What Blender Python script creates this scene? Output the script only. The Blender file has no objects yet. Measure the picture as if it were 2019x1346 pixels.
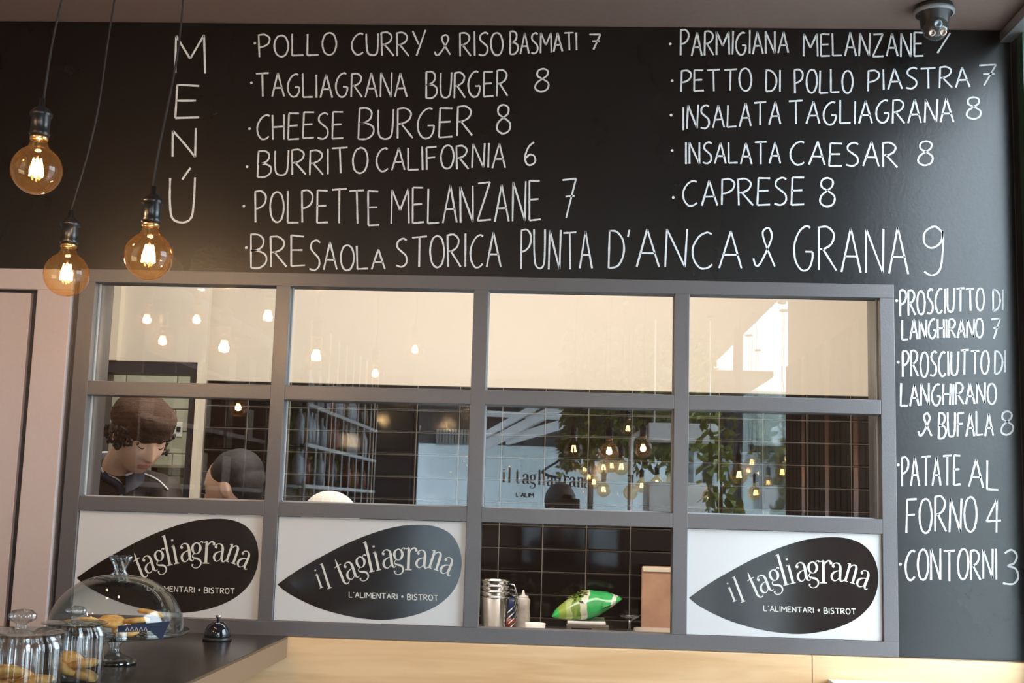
import bpy, bmesh, math, random
from mathutils import Vector, Matrix, noise
random.seed(7)
C = bpy.context.scene
COL = C.collection
PI = math.pi

# ---------------------------------------------------------------- camera
# fitted from the window grid of the photograph (taken as 2019 x 1346)
F = 2374.6
CAMY, CAMZ = -3.0571, 1.5
Rr = ((0.9985257, -0.0287751, 0.0460259), (0.0222597, 0.9904199, 0.1362822), (-0.0495065, -0.1350567, 0.9896003))
def w(v): return Vector((v[0], v[2], -v[1]))          # (right, down, forward) -> world
right, down, fwd = w(Rr[0]), w(Rr[1]), w(Rr[2])
cam_d = bpy.data.cameras.new('camera')
cam = bpy.data.objects.new('camera', cam_d); COL.objects.link(cam)
m = Matrix((right, -down, -fwd)).transposed().to_4x4(); m.translation = Vector((0, CAMY, CAMZ))
cam.matrix_world = m
cam_d.sensor_width = 36; cam_d.lens = 36 * F / 2019
cam_d.dof.use_dof = True; cam_d.dof.focus_distance = 3.05; cam_d.dof.aperture_fstop = 16.0
C.camera = cam
def at(px, py, Y):
    """point of the plane y=Y that the photograph shows at (px, py)"""
    d = right * ((px - 1009.5) / F) + down * ((py - 673) / F) + fwd
    return Vector((0, CAMY, CAMZ)) + d * ((Y - CAMY) / d.y)
def behind(px, py, Y):
    """point of the room behind the camera whose mirror image in the panes shows at (px, py)"""
    p = at(px, py, Y); return Vector((p.x, 0.08 - p.y, p.z))

# ---------------------------------------------------------------- world, lights, exposure
world = bpy.data.worlds.new('overcast_sky'); C.world = world; world.use_nodes = True
bg = world.node_tree.nodes['Background']
bg.inputs[0].default_value = (0.74, 0.86, 1.0, 1); bg.inputs[1].default_value = 11
vs = C.view_settings
vs.view_transform = 'Standard'; vs.look = 'None'; vs.exposure = 0.15; vs.gamma = 1; vs.use_curve_mapping = False
def area(name, loc, rot, sx, sy, power, col, spread=180):
    l = bpy.data.lights.new(name, 'AREA'); l.shape = 'RECTANGLE'; l.size = sx; l.size_y = sy
    l.energy = power; l.color = col; l.spread = math.radians(spread)
    o = bpy.data.objects.new(name, l); COL.objects.link(o); o.location = loc; o.rotation_euler = rot
    return o
KL = 41; DL = 30
area('kitchen_ceiling_lamp_light', (-0.2, 0.75, 2.86), (0, 0, 0), 2.4, 0.5, KL, (1, .91, .82))
area('back_room_lamp_light', (-1.9, 2.05, 2.74), (0, 0, 0), 0.5, 0.5, 9, (1, .93, .82))
def portal(name, loc, rot, sx, sy):
    o = area(name, loc, rot, sx, sy, 1, (1, 1, 1)); o.data.cycles.is_portal = True
portal('side_window_portal', (1.26, -0.64, 1.36), (0, PI/2, 0), 2.7, 1.2)
portal('side_window_portal', (1.26, -5.0, 1.36), (0, PI/2, 0), 2.7, 4.0)
portal('front_window_portal', (-0.6, -9.2, 1.4), (PI/2, 0, 0), 3.2, 2.6)

# ---------------------------------------------------------------- materials
MATS = {}
def mat(name, col, rough=.5, metal=0., spec=.5, bump=0., scale=40., var=0., coat=0., emit=None, es=0., stretch=None, aniso=0):
    if name in MATS: return MATS[name]
    m = bpy.data.materials.new(name); m.use_nodes = True
    nt = m.node_tree; N = nt.nodes; L = nt.links; b = N['Principled BSDF']
    b.inputs['Base Color'].default_value = (*col, 1); b.inputs['Roughness'].default_value = rough
    b.inputs['Metallic'].default_value = metal; b.inputs['Specular IOR Level'].default_value = spec
    b.inputs['Coat Weight'].default_value = coat
    if emit: b.inputs['Emission Color'].default_value = (*emit, 1); b.inputs['Emission Strength'].default_value = es
    tc = N.new('ShaderNodeTexCoord'); mp = N.new('ShaderNodeMapping'); L.new(tc.outputs['Object'], mp.inputs[0])
    if stretch: mp.inputs['Scale'].default_value = stretch
    nz = N.new('ShaderNodeTexNoise'); nz.inputs['Scale'].default_value = scale; nz.inputs['Detail'].default_value = 5
    L.new(mp.outputs[0], nz.inputs['Vector'])
    if var:
        cr = N.new('ShaderNodeValToRGB'); L.new(nz.outputs[0], cr.inputs[0])
        cr.color_ramp.elements[0].position = .3; cr.color_ramp.elements[1].position = .7
        cr.color_ramp.elements[0].color = (*[max(0, c * (1 - var)) for c in col], 1)
        cr.color_ramp.elements[1].color = (*[min(1, c * (1 + var)) for c in col], 1)
        L.new(cr.outputs[0], b.inputs['Base Color'])
    if bump:
        bp = N.new('ShaderNodeBump'); bp.inputs['Strength'].default_value = bump; bp.inputs['Distance'].default_value = .002
        L.new(nz.outputs[0], bp.inputs['Height']); L.new(bp.outputs[0], b.inputs['Normal'])
    MATS[name] = m; return m
def glassy(name, tint=(1, 1, 1), ior=1.5, rough=0.0, rim=None, k=1.0):
    """thin clear glass: Fresnel reflection over tinted transmission (rim: deeper tint where the shell is seen edge-on)"""
    m = bpy.data.materials.new(name); m.use_nodes = True; nt = m.node_tree; N = nt.nodes; L = nt.links
    N.remove(N['Principled BSDF']); out = N['Material Output']
    tr = N.new('ShaderNodeBsdfTransparent'); tr.inputs[0].default_value = (*tint, 1)
    gl = N.new('ShaderNodeBsdfGlossy'); gl.inputs['Roughness'].default_value = rough
    fr = N.new('ShaderNodeFresnel'); ge = N.new('ShaderNodeNewGeometry'); mi = N.new('ShaderNodeMapRange')
    mi.inputs['To Min'].default_value = ior; mi.inputs['To Max'].default_value = 1/ior      # the back face of the shell reflects like the front
    L.new(ge.outputs['Backfacing'], mi.inputs[0]); L.new(mi.outputs[0], fr.inputs[0])
    mx = N.new('ShaderNodeMixShader'); L.new(fr.outputs[0], mx.inputs[0]); L.new(tr.outputs[0], mx.inputs[1]); L.new(gl.outputs[0], mx.inputs[2])
    if rim:
        lw = N.new('ShaderNodeLayerWeight'); lw.inputs[0].default_value = .35
        mc = N.new('ShaderNodeMix'); mc.data_type = 'RGBA'; L.new(lw.outputs['Facing'], mc.inputs[0])
        mc.inputs[6].default_value = (*tint, 1); mc.inputs[7].default_value = (*rim, 1); L.new(mc.outputs[2], tr.inputs[0])
    L.new(mx.outputs[0], out.inputs[0]); MATS[name] = m; return m
def amber_scatter(m):
    nt = m.node_tree; N = nt.nodes; L = nt.links; out = N['Material Output']; src = out.inputs[0].links[0].from_socket
    tl = N.new('ShaderNodeBsdfTranslucent'); tl.inputs[0].default_value = (1, .55, .20, 1)
    mx = N.new('ShaderNodeMixShader'); mx.inputs[0].default_value = .006; L.new(src, mx.inputs[1]); L.new(tl.outputs[0], mx.inputs[2]); L.new(mx.outputs[0], out.inputs[0])
def wood(name, c0, c1, rough=.45):
    m = mat(name, c0, rough); nt = m.node_tree; N = nt.nodes; L = nt.links; b = N['Principled BSDF']
    tc = N.new('ShaderNodeTexCoord'); mp = N.new('ShaderNodeMapping'); mp.inputs['Scale'].default_value = (1.2, 9, 14)
    L.new(tc.outputs['Object'], mp.inputs[0])
    n = N.new('ShaderNodeTexNoise'); n.inputs['Scale'].default_value = 2.2; n.inputs['Detail'].default_value = 8; n.inputs['Distortion'].default_value = .6
    L.new(mp.outputs[0], n.inputs[0]); cr = N.new('ShaderNodeValToRGB')
    cr.color_ramp.elements[0].position = .32; cr.color_ramp.elements[1].position = .62
    cr.color_ramp.elements[0].color = (*c1, 1); cr.color_ramp.elements[1].color = (*c0, 1)
    L.new(n.outputs[0], cr.inputs[0]); L.new(cr.outputs[0], b.inputs['Base Color']); return m

M_frame = mat('frame_grey', (.115, .104, .106), .32, spec=1.0, bump=.12, scale=260, var=.08)
M_board = mat('chalkboard_paint', (.0030, .0020, .0020), .36, spec=.75, bump=.10, scale=120)
# worn, wiped chalk haze in the board's roughness
def _board():
    nt = M_board.node_tree; N = nt.nodes; L = nt.links; b = N['Principled BSDF']
    tc = N.new('ShaderNodeTexCoord'); mp = N.new('ShaderNodeMapping'); mp.inputs['Scale'].default_value = (1.5, 1, 1)
    L.new(tc.outputs['Object'], mp.inputs[0]); n = N.new('ShaderNodeTexNoise'); n.inputs['Scale'].default_value = 1.6; n.inputs['Detail'].default_value = 6
    L.new(mp.outputs[0], n.inputs[0]); mr = N.new('ShaderNodeMapRange'); L.new(n.outputs[0], mr.inputs[0])
    mr.inputs['To Min'].default_value = .23; mr.inputs['To Max'].default_value = .33; L.new(mr.outputs[0], b.inputs['Roughness'])
_board()
M_chalk = mat('white_chalk', (.82, .84, .86), .95, spec=.1, var=.12, scale=300)
M_wood = wood('pale_oak', (.90, .60, .33), (.76, .46, .22))
M_black = mat('black_laminate', (.018, .014, .013), .22, bump=.15, scale=90, spec=.55)
M_edge = mat('brown_laminate_edge', (.22, .135, .085), .4, bump=.1, scale=200)
M_ceil = mat('brown_ceiling_paint', (.20, .135, .11), .8, bump=.1, scale=60, var=.04)
M_door = mat('taupe_door_paint', (.60, .49, .46), .45, bump=.05, scale=100, var=.02)
M_beige = mat('beige_wall_paint', (.76, .70, .62), .7, bump=.05, scale=80, var=.015)
M_cream = mat('cream_trim_paint', (.80, .74, .62), .55)
M_tile = mat('black_gloss_tile', (.012, .008, .007), .07, spec=.35, bump=.05, scale=14)
M_grout = mat('grey_grout', (.27, .245, .22), .8)
M_sage = mat('sage_tile', (.42, .43, .36), .15, spec=.5, var=.04, scale=6)
M_sagegrout = mat('dark_grout', (.10, .10, .08), .8)
M_darkframe = mat('dark_door_frame', (.035, .032, .04), .4)
M_white = mat('white_vinyl', (.68, .665, .65), .16, spec=.5)
M_leafp = mat('dark_print', (.020, .014, .012), .12, spec=.75)
M_print = mat('ivory_print', (.74, .71, .64), .25)
M_plaster = mat('taupe_plaster', (.23, .19, .17), .85, bump=.2, scale=50, var=.05)
M_floor = mat('grey_floor', (.16, .14, .12), .35, bump=.1, scale=8, var=.15)
M_alu = mat('brushed_aluminium', (.55, .56, .57), .35, metal=.8, var=.05, scale=80)
M_green = mat('dark_green_paint', (.035, .07, .045), .4)
M_dark = mat('dark_metal', (.02, .02, .022), .35, spec=.5)
M_socket = mat('black_bakelite', (.012, .012, .013), .28, spec=.6)
M_cord = mat('black_cord', (.018, .016, .016), .7, bump=.4, scale=900)
M_brass = mat('brass', (.75, .52, .25), .25, metal=1)
M_fil = mat('glowing_filament', (1, .7, .35), .5, emit=(1, .60, .26), es=38)
M_steel = mat('polished_steel', (.62, .62, .63), .12, metal=1)
M_steel2 = mat('satin_steel', (.55, .53, .50), .3, metal=1, var=.06, scale=60)
M_pane = glassy('window_glass', (.97, .985, .975), 1.52)
M_hatch = glassy('reflective_glass', (.98, .985, .975), 1.95)
M_amber = glassy('amber_glass', (1, .91, .72), 1.5, rim=(.95, .55, .20))
amber_scatter(M_amber)
M_clear = glassy('clear_glass', (.985, .995, .99), 1.55, rim=(.72, .80, .80))
M_crystal = glassy('thick_glass', (.92, .95, .96), 2.2, .03, rim=(.45, .52, .54))
M_skin = mat('skin', (.86, .55, .41), .5, var=.05, scale=25)
M_lips = mat('lips', (.66, .28, .23), .45)
M_cloth_dark = mat('dark_brown_jacket', (.028, .018, .015), .6, bump=.3, scale=160, spec=.35)
M_navy = mat('navy_collar', (.02, .03, .06), .6)
M_knit = mat('brown_knit', (.085, .047, .030), .95, bump=1.0, scale=220, var=.35, stretch=(1, 1, 2.5))
M_hair = mat('dark_brown_hair', (.035, .022, .018), .55, bump=.8, scale=200, var=.4)
M_bandana = mat('charcoal_cap', (.028, .026, .030), .7, bump=.3, scale=90, var=.3)
M_whitecap = mat('white_cap', (.86, .84, .78), .8, bump=.2, scale=120)
M_cookie = mat('golden_biscuit', (.66, .37, .11), .8, bump=.8, scale=70, var=.3)
M_choc = mat('chocolate_chip', (.06, .03, .02), .5)
M_tag = mat('slate_price_card', (.03, .05, .11), .35)
M_boxwood = mat('brown_crate_wood', (.13, .062, .038), .55, bump=.3, scale=30, var=.25, stretch=(1, 6, 6))
M_leaf = mat('green_leaf', (.24, .28, .06), .5, var=.5, scale=12)
M_paleblue = mat('pale_blue_panel', (.78, .88, .93), .5)
M_paint_white = mat('white_paint', (.82, .83, .84), .4)
M_slatdark = mat('dark_walnut_slat', (.028, .018, .016), .7, bump=.3, scale=50, stretch=(6, 6, .5), var=.3)
M_copper = mat('copper_slat', (.40, .16, .07), .3, metal=.6)
M_pave = mat('pale_paving', (.42, .42, .40), .85, var=.1, scale=3)

# ---------------------------------------------------------------- builders
def link(name, me, material, parent=None):
    o = bpy.data.objects.new(name, me); COL.objects.link(o)
    if material is not None:
        for mm in (material if isinstance(material, (list, tuple)) else [material]): me.materials.append(mm)
    if parent: o.parent = parent
    return o
def fin(name, bm, material, parent=None, smooth=False):
    bmesh.ops.recalc_face_normals(bm, faces=bm.faces)
    me = bpy.data.meshes.new(name); bm.to_mesh(me); bm.free()
    if smooth:
        for p in me.polygons: p.use_smooth = True
    return link(name, me, material, parent)
def tag(o, label=None, cat=None, group=None, kind=None):
    if label: o['label'] = label
    if cat: o['category'] = cat
    if group: o['group'] = group
    if kind: o['kind'] = kind
    return o
def thing(name, label, cat, loc=(0, 0, 0), group=None, kind=None):
    o = bpy.data.objects.new(name, None); COL.objects.link(o); o.location = loc; o.empty_display_size = .05
    return tag(o, label, cat, group, kind)
def box(bm, x0, x1, y0, y1, z0, z1, bev=0.):
    vs = [bm.verts.new((x, y, z)) for x in (x0, x1) for y in (y0, y1) for z in (z0, z1)]
    fs = [(0, 1, 3, 2), (4, 6, 7, 5), (0, 4, 5, 1), (2, 3, 7, 6), (0, 2, 6, 4), (1, 5, 7, 3)]
    fc = [bm.faces.new([vs[i] for i in f]) for f in fs]
    if bev:
        es = list({e for f in fc for e in f.edges})
        bmesh.ops.bevel(bm, geom=es, offset=bev, segments=2, affect='EDGES', profile=.6)
def bxo(name, dims, material, parent=None, bev=0., off=(0, 0, 0)):
    bm = bmesh.new(); a = dims
    box(bm, a[0]-off[0], a[1]-off[0], a[2]-off[1], a[3]-off[1], a[4]-off[2], a[5]-off[2], bev)
    return fin(name, bm, material, parent)
def lathe(bm, prof, c=(0, 0, 0), n=32, flute=0, depth=0., M=None):
    """prof: (radius, z) list; flute: number of vertical ribs"""
    rings = []
    for r, z in prof:
        if r < 1e-6:
            rings.append([bm.verts.new((0, 0, z))])
        else:
            ring = []
            for i in range(n):
                a = 2*PI*i/n; rr = r * (1 + depth*math.cos(flute*a)) if flute else r
                ring.append(bm.verts.new((rr*math.cos(a), rr*math.sin(a), z)))
            rings.append(ring)
    for A, B in zip(rings, rings[1:]):
        if len(A) == 1 and len(B) == 1: continue
        for i in range(n):
            j = (i+1) % n
            if len(A) == 1: bm.faces.new((A[0], B[i], B[j]))
            elif len(B) == 1: bm.faces.new((A[i], B[0], A[j]))
            else: bm.faces.new((A[i], B[i], B[j], A[j]))
    vv = [v for r in rings for v in r]
    for v in vv:
        if M is not None: v.co = M @ v.co
        v.co += Vector(c)
def tube(bm, pts, r, n=8, cap=True):
    pts = [Vector(p) for p in pts]; rings = []; up = None
    for i, p in enumerate(pts):
        t = (pts[min(i+1, len(pts)-1)] - pts[max(i-1, 0)]).normalized()
        if up is None: up = t.orthogonal().normalized()
        up = (up - t*up.dot(t)).normalized(); s = t.cross(up)
        rr = r[i] if isinstance(r, (list, tuple)) else r
        rings.append([bm.verts.new(p + (up*math.cos(2*PI*k/n) + s*math.sin(2*PI*k/n))*rr) for k in range(n)])
    for A, B in zip(rings, rings[1:]):
        for k in range(n): bm.faces.new((A[k], A[(k+1) % n], B[(k+1) % n], B[k]))
    if cap: bm.faces.new(rings[0]); bm.faces.new(rings[-1])
def catmull(P, k=6, closed=False):
    out = []; n = len(P)
    rng = range(n) if closed else range(n-1)
    for i in rng:
        p0 = P[(i-1) % n] if closed or i > 0 else P[0]
        p1 = P[i]; p2 = P[(i+1) % n]; p3 = P[(i+2) % n] if closed or i+2 < n else P[n-1]
        for j in range(k):
            t = j/k
            out.append(tuple(.5*((2*b) + (-a+c)*t + (2*a-5*b+4*c-d)*t*t + (-a+3*b-3*c+d)*t**3) for a, b, c, d in zip(p0, p1, p2, p3)))
    if not closed: out.append(tuple(P[-1]))
    return out
def ribbon(bm, pts, hw, nrm=Vector((0, -1, 0)), th=0.0012):
    """flat stroke lying on a vertical face, pts world positions, hw half width (number or list)"""
    L = []; 
    for i, p in enumerate(pts):
        t = (pts[min(i+1, len(pts)-1)] - pts[max(i-1, 0)])
        if t.length < 1e-7: t = Vector((1, 0, 0))
        s = t.normalized().cross(nrm).normalized(); h = hw[i] if isinstance(hw, (list, tuple)) else hw
        L.append((bm.verts.new(p + s*h), bm.verts.new(p - s*h)))
    for A, B in zip(L, L[1:]):
        bm.faces.new((A[0], A[1], B[1], B[0]))
def disc(bm, c, r, n=10):
    bm.faces.new([bm.verts.new((c.x + r*math.cos(2*PI*i/n), c.y, c.z + r*math.sin(2*PI*i/n))) for i in range(n)])
def copy_tree(o, parent=None):
    c = o.copy(); COL.objects.link(c)
    if parent: c.parent = parent
    for ch in list(o.children): copy_tree(ch, c)
    return c

# ---------------------------------------------------------------- setting: the wall, the board, the wood
X0, PW, MW, PH, MH = -1.2516, .48, .0369, .2602, .0363      # pane grid
ZT = CAMZ + .5502                                            # top edge of the top panes
PX, PZ = PW + MW, PH + MH
FX0, FX1 = X0 - .042, X0 + 4*PW + 3*MW + .036
FZ1, FZ0 = ZT + .035, ZT - 3*PH - 2*MH - .037
CZ = 2.77
XR, XL = 1.135, -2.4
KXR, KC = 1.42, 2.95
YF, YB = .02, .13
wf = thing('wall_front', None, None, kind='structure')
bxo('wall_panel', (XL, KXR+.1, YF, YB, FZ1-.01, KC), M_plaster, wf)
bxo('wall_panel', (FX1-.01, KXR+.1, YF, YB, 0, FZ1-.01), M_plaster, wf)
bxo('wall_panel', (-1.40, FX0+.01, YF, YB, 0, FZ1-.01), M_plaster, wf)
bxo('wall_panel', (FX0+.01, FX1-.01, YF, YB, 0, FZ0+.01), M_plaster, wf)

board = thing('chalkboard', 'black menu chalkboard running above and right of the serving window', 'chalkboard')
bxo('upper_panel', (XL+.01, XR-.008, .012, .02, FZ1, CZ-.001), M_board, board)
bxo('side_panel', (FX1, XR-.008, .012, .02, FZ0-.004, FZ1), M_board, board)
bxo('narrow_strip', (-1.305, FX0, .012, .02, 1.0, FZ1), M_board, board)

cl = thing('wood_cladding', 'pale oak boards clad along the wall under the serving window', 'wood cladding')
xj = at(1600, 1310, -.004).x; zc = FZ0 - .0005
bxo('board', (-2.0, xj-.0008, -.012, .02, .93, zc), M_wood, cl, .0015)
b2 = bxo('board', (xj+.0008, XR-.008, -.012, .02, .93, zc), M_wood, cl, .0015)

# ceilings, floors, walls
bxo('ceiling', (XL-.1, XR+.1, -9.1, YF, CZ, CZ+.1), M_ceil); tag(bpy.data.objects['ceiling'], kind='structure')
tag(bxo('floor', (XL-.1, XR+.1, -9.1, 3.4, -.1, 0), M_floor), kind='structure')
tag(bxo('wall_left', (XL-.1, XL, -9.1, YB, 0, CZ), M_plaster), kind='structure')
# right wall: glazing near the board, dark slats, glazing again
def struct(name, dims, m, bev=0): return tag(bxo(name, dims, m, None, bev), kind='structure')
struct('wall_right', (XR, XR+.1, -3.15, -1.28, 0, CZ), M_plaster)
wr = thing('window_2', None, None, kind='structure')
p = at(2004, 640, .0)
bxo('door_post', (XR-.006, XR+.06, -.022, .012, 0, 2.735), M_dark, wr)
bxo('green_post', (XR-.004, XR+.06, -.062, -.022, 0, 2.735), M_green, wr)
bxo('header_rail', (XR-.035, XR+.06, -1.28, .0115, 2.735, 2.764), M_alu, wr, .003)
bxo('pane', (XR+.025, XR+.031, -1.26, -.062, .06, 2.735), M_pane, wr)
bxo('sill', (XR, XR+.06, -1.28, .012, 0, .06), M_alu, wr)
bxo('end_post', (XR-.004, XR+.06, -1.30, -1.26, 0, 2.735), M_green, wr)
wr2 = thing('window_3', None, None, kind='structure')
for yy in (-3.17, -5.3, -7.2, -9.1):
    bxo('post', (XR, XR+.06, yy-.03, yy+.03, 0, CZ), M_dark, wr2)
for y0, y1 in ((-5.27, -3.2), (-7.17, -5.33), (-9.07, -7.23)):
    bxo('pane', (XR+.025, XR+.031, y0, y1, .05, CZ), M_pane, wr2)
sl = thing('slatted_screen', 'dark walnut slatted screen on the side wall, mirrored in the right-hand panes', 'screen')
k = 0; y = -1.34
while y > -3.1:
    bxo('slat', (XR-.03, XR, y-.085, y, 0.02, 2.25), M_copper if k % 5 == 2 else M_slatdark, sl, .003); y -= .105; k += 1
# front facade far behind the camera
fc = thing('wall_back', None, None, kind='structure')
bxo('pier', (XL, -1.60, -9.2, -9.0, 0, CZ), M_dark, fc)
bxo('lintel', (-1.60, XR, -9.2, -9.0, 2.62, CZ), M_plaster, fc)
fw = thing('window_4', None, None, kind='structure')
for x in (-1.57, .22, 1.10): bxo('post', (x-.03, x+.03, -9.16, -9.10, 0, 2.62), M_dark, fw)
bxo('pane', (-1.54, .19, -9.14, -9.13, .02, 2.62), M_pane, fw)
bxo('pane', (.25, 1.07, -9.14, -9.13, .02, 2.62), M_pane, fw)
struct('ground', (-14, 14, -30, -9.2, -.12, -.02), M_pave)
struct('side_pavement', (XR+.1, 14, -9.2, 4, -.12, -.02), M_pave)

# ---------------------------------------------------------------- door at the left
dr = thing('door_1', None, None, kind='structure')
cz1 = FZ1 - .004; cx = -1.310
bm = bmesh.new()
box(bm, -2.4, cx, -.006, .02, cz1-.055, cz1, .002)
fin('upper_casing', bm, M_door, dr)
bxo('side_casing', (cx-.092, cx, -.008, .02, 0, cz1-.055), M_door, dr, .002)
bxo('shadow_gap', (cx-.110, cx-.092, .012, .02, 0, cz1-.06), M_darkframe, dr)
bxo('leaf', (-2.38, cx-.110, -.002, .02, 0, cz1-.064), M_door, dr, .002)
bxo('backing', (-2.4, cx, .02, .05, 0, cz1), M_darkframe, dr)

# ---------------------------------------------------------------- serving window
wnd = thing('window_1', None, None, kind='structure')
FY0, FY1 = 0.0, .05
bxo('frame_head', (FX0, FX1, FY0, FY1, ZT, FZ1), M_frame, wnd, .0012)
bxo('frame_sill', (FX0, FX1, FY0, FY1, FZ0, FZ0+.037), M_frame, wnd, .0012)
bxo('frame_stile', (FX0, X0, FY0, FY1, FZ0+.037, ZT), M_frame, wnd, .0012)
bxo('frame_stile', (FX1-.036, FX1, FY0, FY1, FZ0+.037, ZT), M_frame, wnd, .0012)
bxo('rear_lining', (FX0+.01, X0, FY1, YB, FZ0+.01, FZ1-.01), M_frame, wnd)
bxo('rear_lining', (FX1-.036, FX1-.01, FY1, YB, FZ0+.01, FZ1-.01), M_frame, wnd)
for i in range(1, 4):
    x = X0 + i*PX
    bxo('mullion', (x-MW, x, FY0, FY1, FZ0+.037, ZT), M_frame, wnd, .0012)
for j in range(1, 3):
    z = ZT - j*PZ
    for i in range(4):
        x = X0 + i*PX
        bxo('transom', (x, x+PW, FY0+.0005, FY1, z, z+MH), M_frame, wnd, .0012)
rims = mat('pale_gasket', (.45, .47, .48), .4)
for j in range(2):
    for i in range(4):
        x = X0 + i*PX; z = ZT - j*PZ - PH
        g = bxo('glass_pane', (x, x+PW, .036, .042, z, z+PH), M_hatch, wnd)
        bm = bmesh.new(); t = .003
        box(bm, x, x+t, .028, .036, z, z+PH); box(bm, x+PW-t, x+PW, .028, .036, z, z+PH)
        box(bm, x, x+PW, .028, .036, z, z+t)
        fin('gasket', bm, rims, wnd)

# logo panels (flat print in the bottom row) ------------------------------
def zp(zx, zy, Y=.0095): return at(zx/4.642+520, zy/4.642+990, Y)     # measured on the second panel
leaf_ctrl = [(125, 750), (300, 628), (500, 512), (700, 406), (900, 318), (1100, 250), (1250, 217), (1400, 205), (1530, 212), (1640, 245),
             (1720, 300), (1775, 380), (1805, 480), (1810, 580), (1790, 690), (1740, 800), (1660, 890), (1560, 960), (1420, 1020),
             (1250, 1060), (1080, 1075), (900, 1062), (700, 1025), (500, 965), (330, 890), (200, 815), (125, 750)]
G = {}
G['a'] = (.80, [[(.20, .76, .15), (.12, .80, .17), (.10, .84, .10), (.18, .95, .07), (.34, 1.0, .07), (.50, .93, .12), (.57, .75, .17), (.58, .45, .18), (.59, .18, .17), (.66, .03, .10), (.76, .02, .06), (.82, .08, .04)],
                [(.56, .60, .04), (.34, .54, .07), (.16, .42, .13), (.09, .25, .16), (.14, .08, .13), (.28, .0, .07), (.43, .06, .05), (.56, .22, .05)]])
G['g'] = (.80, [[(.36, 1.0, .05), (.16, .88, .13), (.10, .68, .17), (.18, .46, .12), (.35, .38, .05), (.52, .48, .13), (.60, .70, .17), (.52, .90, .12), (.36, 1.0, .05)],
                [(.52, .90, .04), (.60, 1.02, .05), (.70, 1.04, .08), (.76, .98, .12)],
                [(.24, .42, .05), (.12, .30, .06), (.12, .20, .08), (.26, .13, .12), (.48, .08, .14), (.62, -.06, .12), (.60, -.26, .09), (.42, -.40, .06), (.22, -.40, .05), (.10, -.30, .08), (.12, -.20, .14)]])
G['l'] = (.36, [[(.17, 1.52, .04), (.17, 1.50, .12), (.18, 1.4, .15), (.18, .05, .16)], [(.03, .02, .06), (.33, .02, .06)], [(.05, 1.50, .05), (.24, 1.54, .07)]])
G['i'] = (.36, [[(.17, 1.0, .10), (.18, .9, .15), (.18, .05, .16)], [(.03, .02, .06), (.33, .02, .06)], [(.05, .95, .05), (.22, 1.02, .07)], [(.14, 1.29, .10), (.20, 1.29, .10)], [(.17, 1.24, .14), (.17, 1.34, .14)]])
G['t'] = (.55, [[(.22, 1.42, .03), (.21, 1.25, .09), (.20, 1.0, .14), (.20, .5, .15), (.20, .18, .14), (.28, .03, .09), (.42, .02, .06), (.52, .12, .04)], [(.0, 1.02, .04), (.18, 1.06, .08), (.42, 1.08, .05)]])
G['r'] = (.62, [[(.18, 1.0, .10), (.19, .9, .15), (.19, .05, .16)], [(.03, .02, .06), (.36, .02, .06)], [(.04, .96, .05), (.2, 1.02, .07)], [(.22, .78, .05), (.32, .95, .07), (.46, 1.02, .08), (.56, .95, .13), (.56, .86, .15)]])
G['n'] = (.80, [[(.18, 1.0, .10), (.19, .9, .15), (.19, .05, .16)], [(.04, .02, .06), (.34, .02, .06)], [(.04, .96, .05), (.2, 1.02, .07)], [(.22, .74, .05), (.34, .94, .07), (.5, 1.0, .09), (.61, .88, .16), (.63, .6, .17), (.63, .05, .16)], [(.48, .02, .06), (.78, .02, .06)]])
LOGO = [('i', 508, 790, 19, 132, 1), ('l', 580, 795, 18, 155, 1), ('t', 716, 765, 22, 175, 1), ('a', 765, 716, 17, 160, 1), ('g', 862, 664, 13, 160, 1), ('l', 962, 643, 13, 184, 1),
        ('i', 1026, 627, 12, 172, 1), ('a', 1088, 606, 6, 168, 1), ('g', 1182, 592, 1, 166, 1), ('r', 1288, 618, -2, 200, 1), ('a', 1380, 592, -7, 162, 1), ('n', 1488, 592, -18, 165, 1), ('a', 1598, 632, -24, 158, 1)]
def fancy(bm, ch, bx, by, rot, s, conv, mpp, mirror=False):
    a = math.radians(rot); ca, sa = math.cos(a), math.sin(a)
    for st in G[ch][1]:
        pts = catmull(st, 5) if len(st) > 2 else st
        P = []; H = []
        for x, y, wd in pts:
            u, v = x*s*.90, y*s
            P.append(conv(bx + u*ca - v*sa, by - (u*sa + v*ca))); H.append(wd*s*mpp*.40)
        ribbon(bm, P, H)
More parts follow.
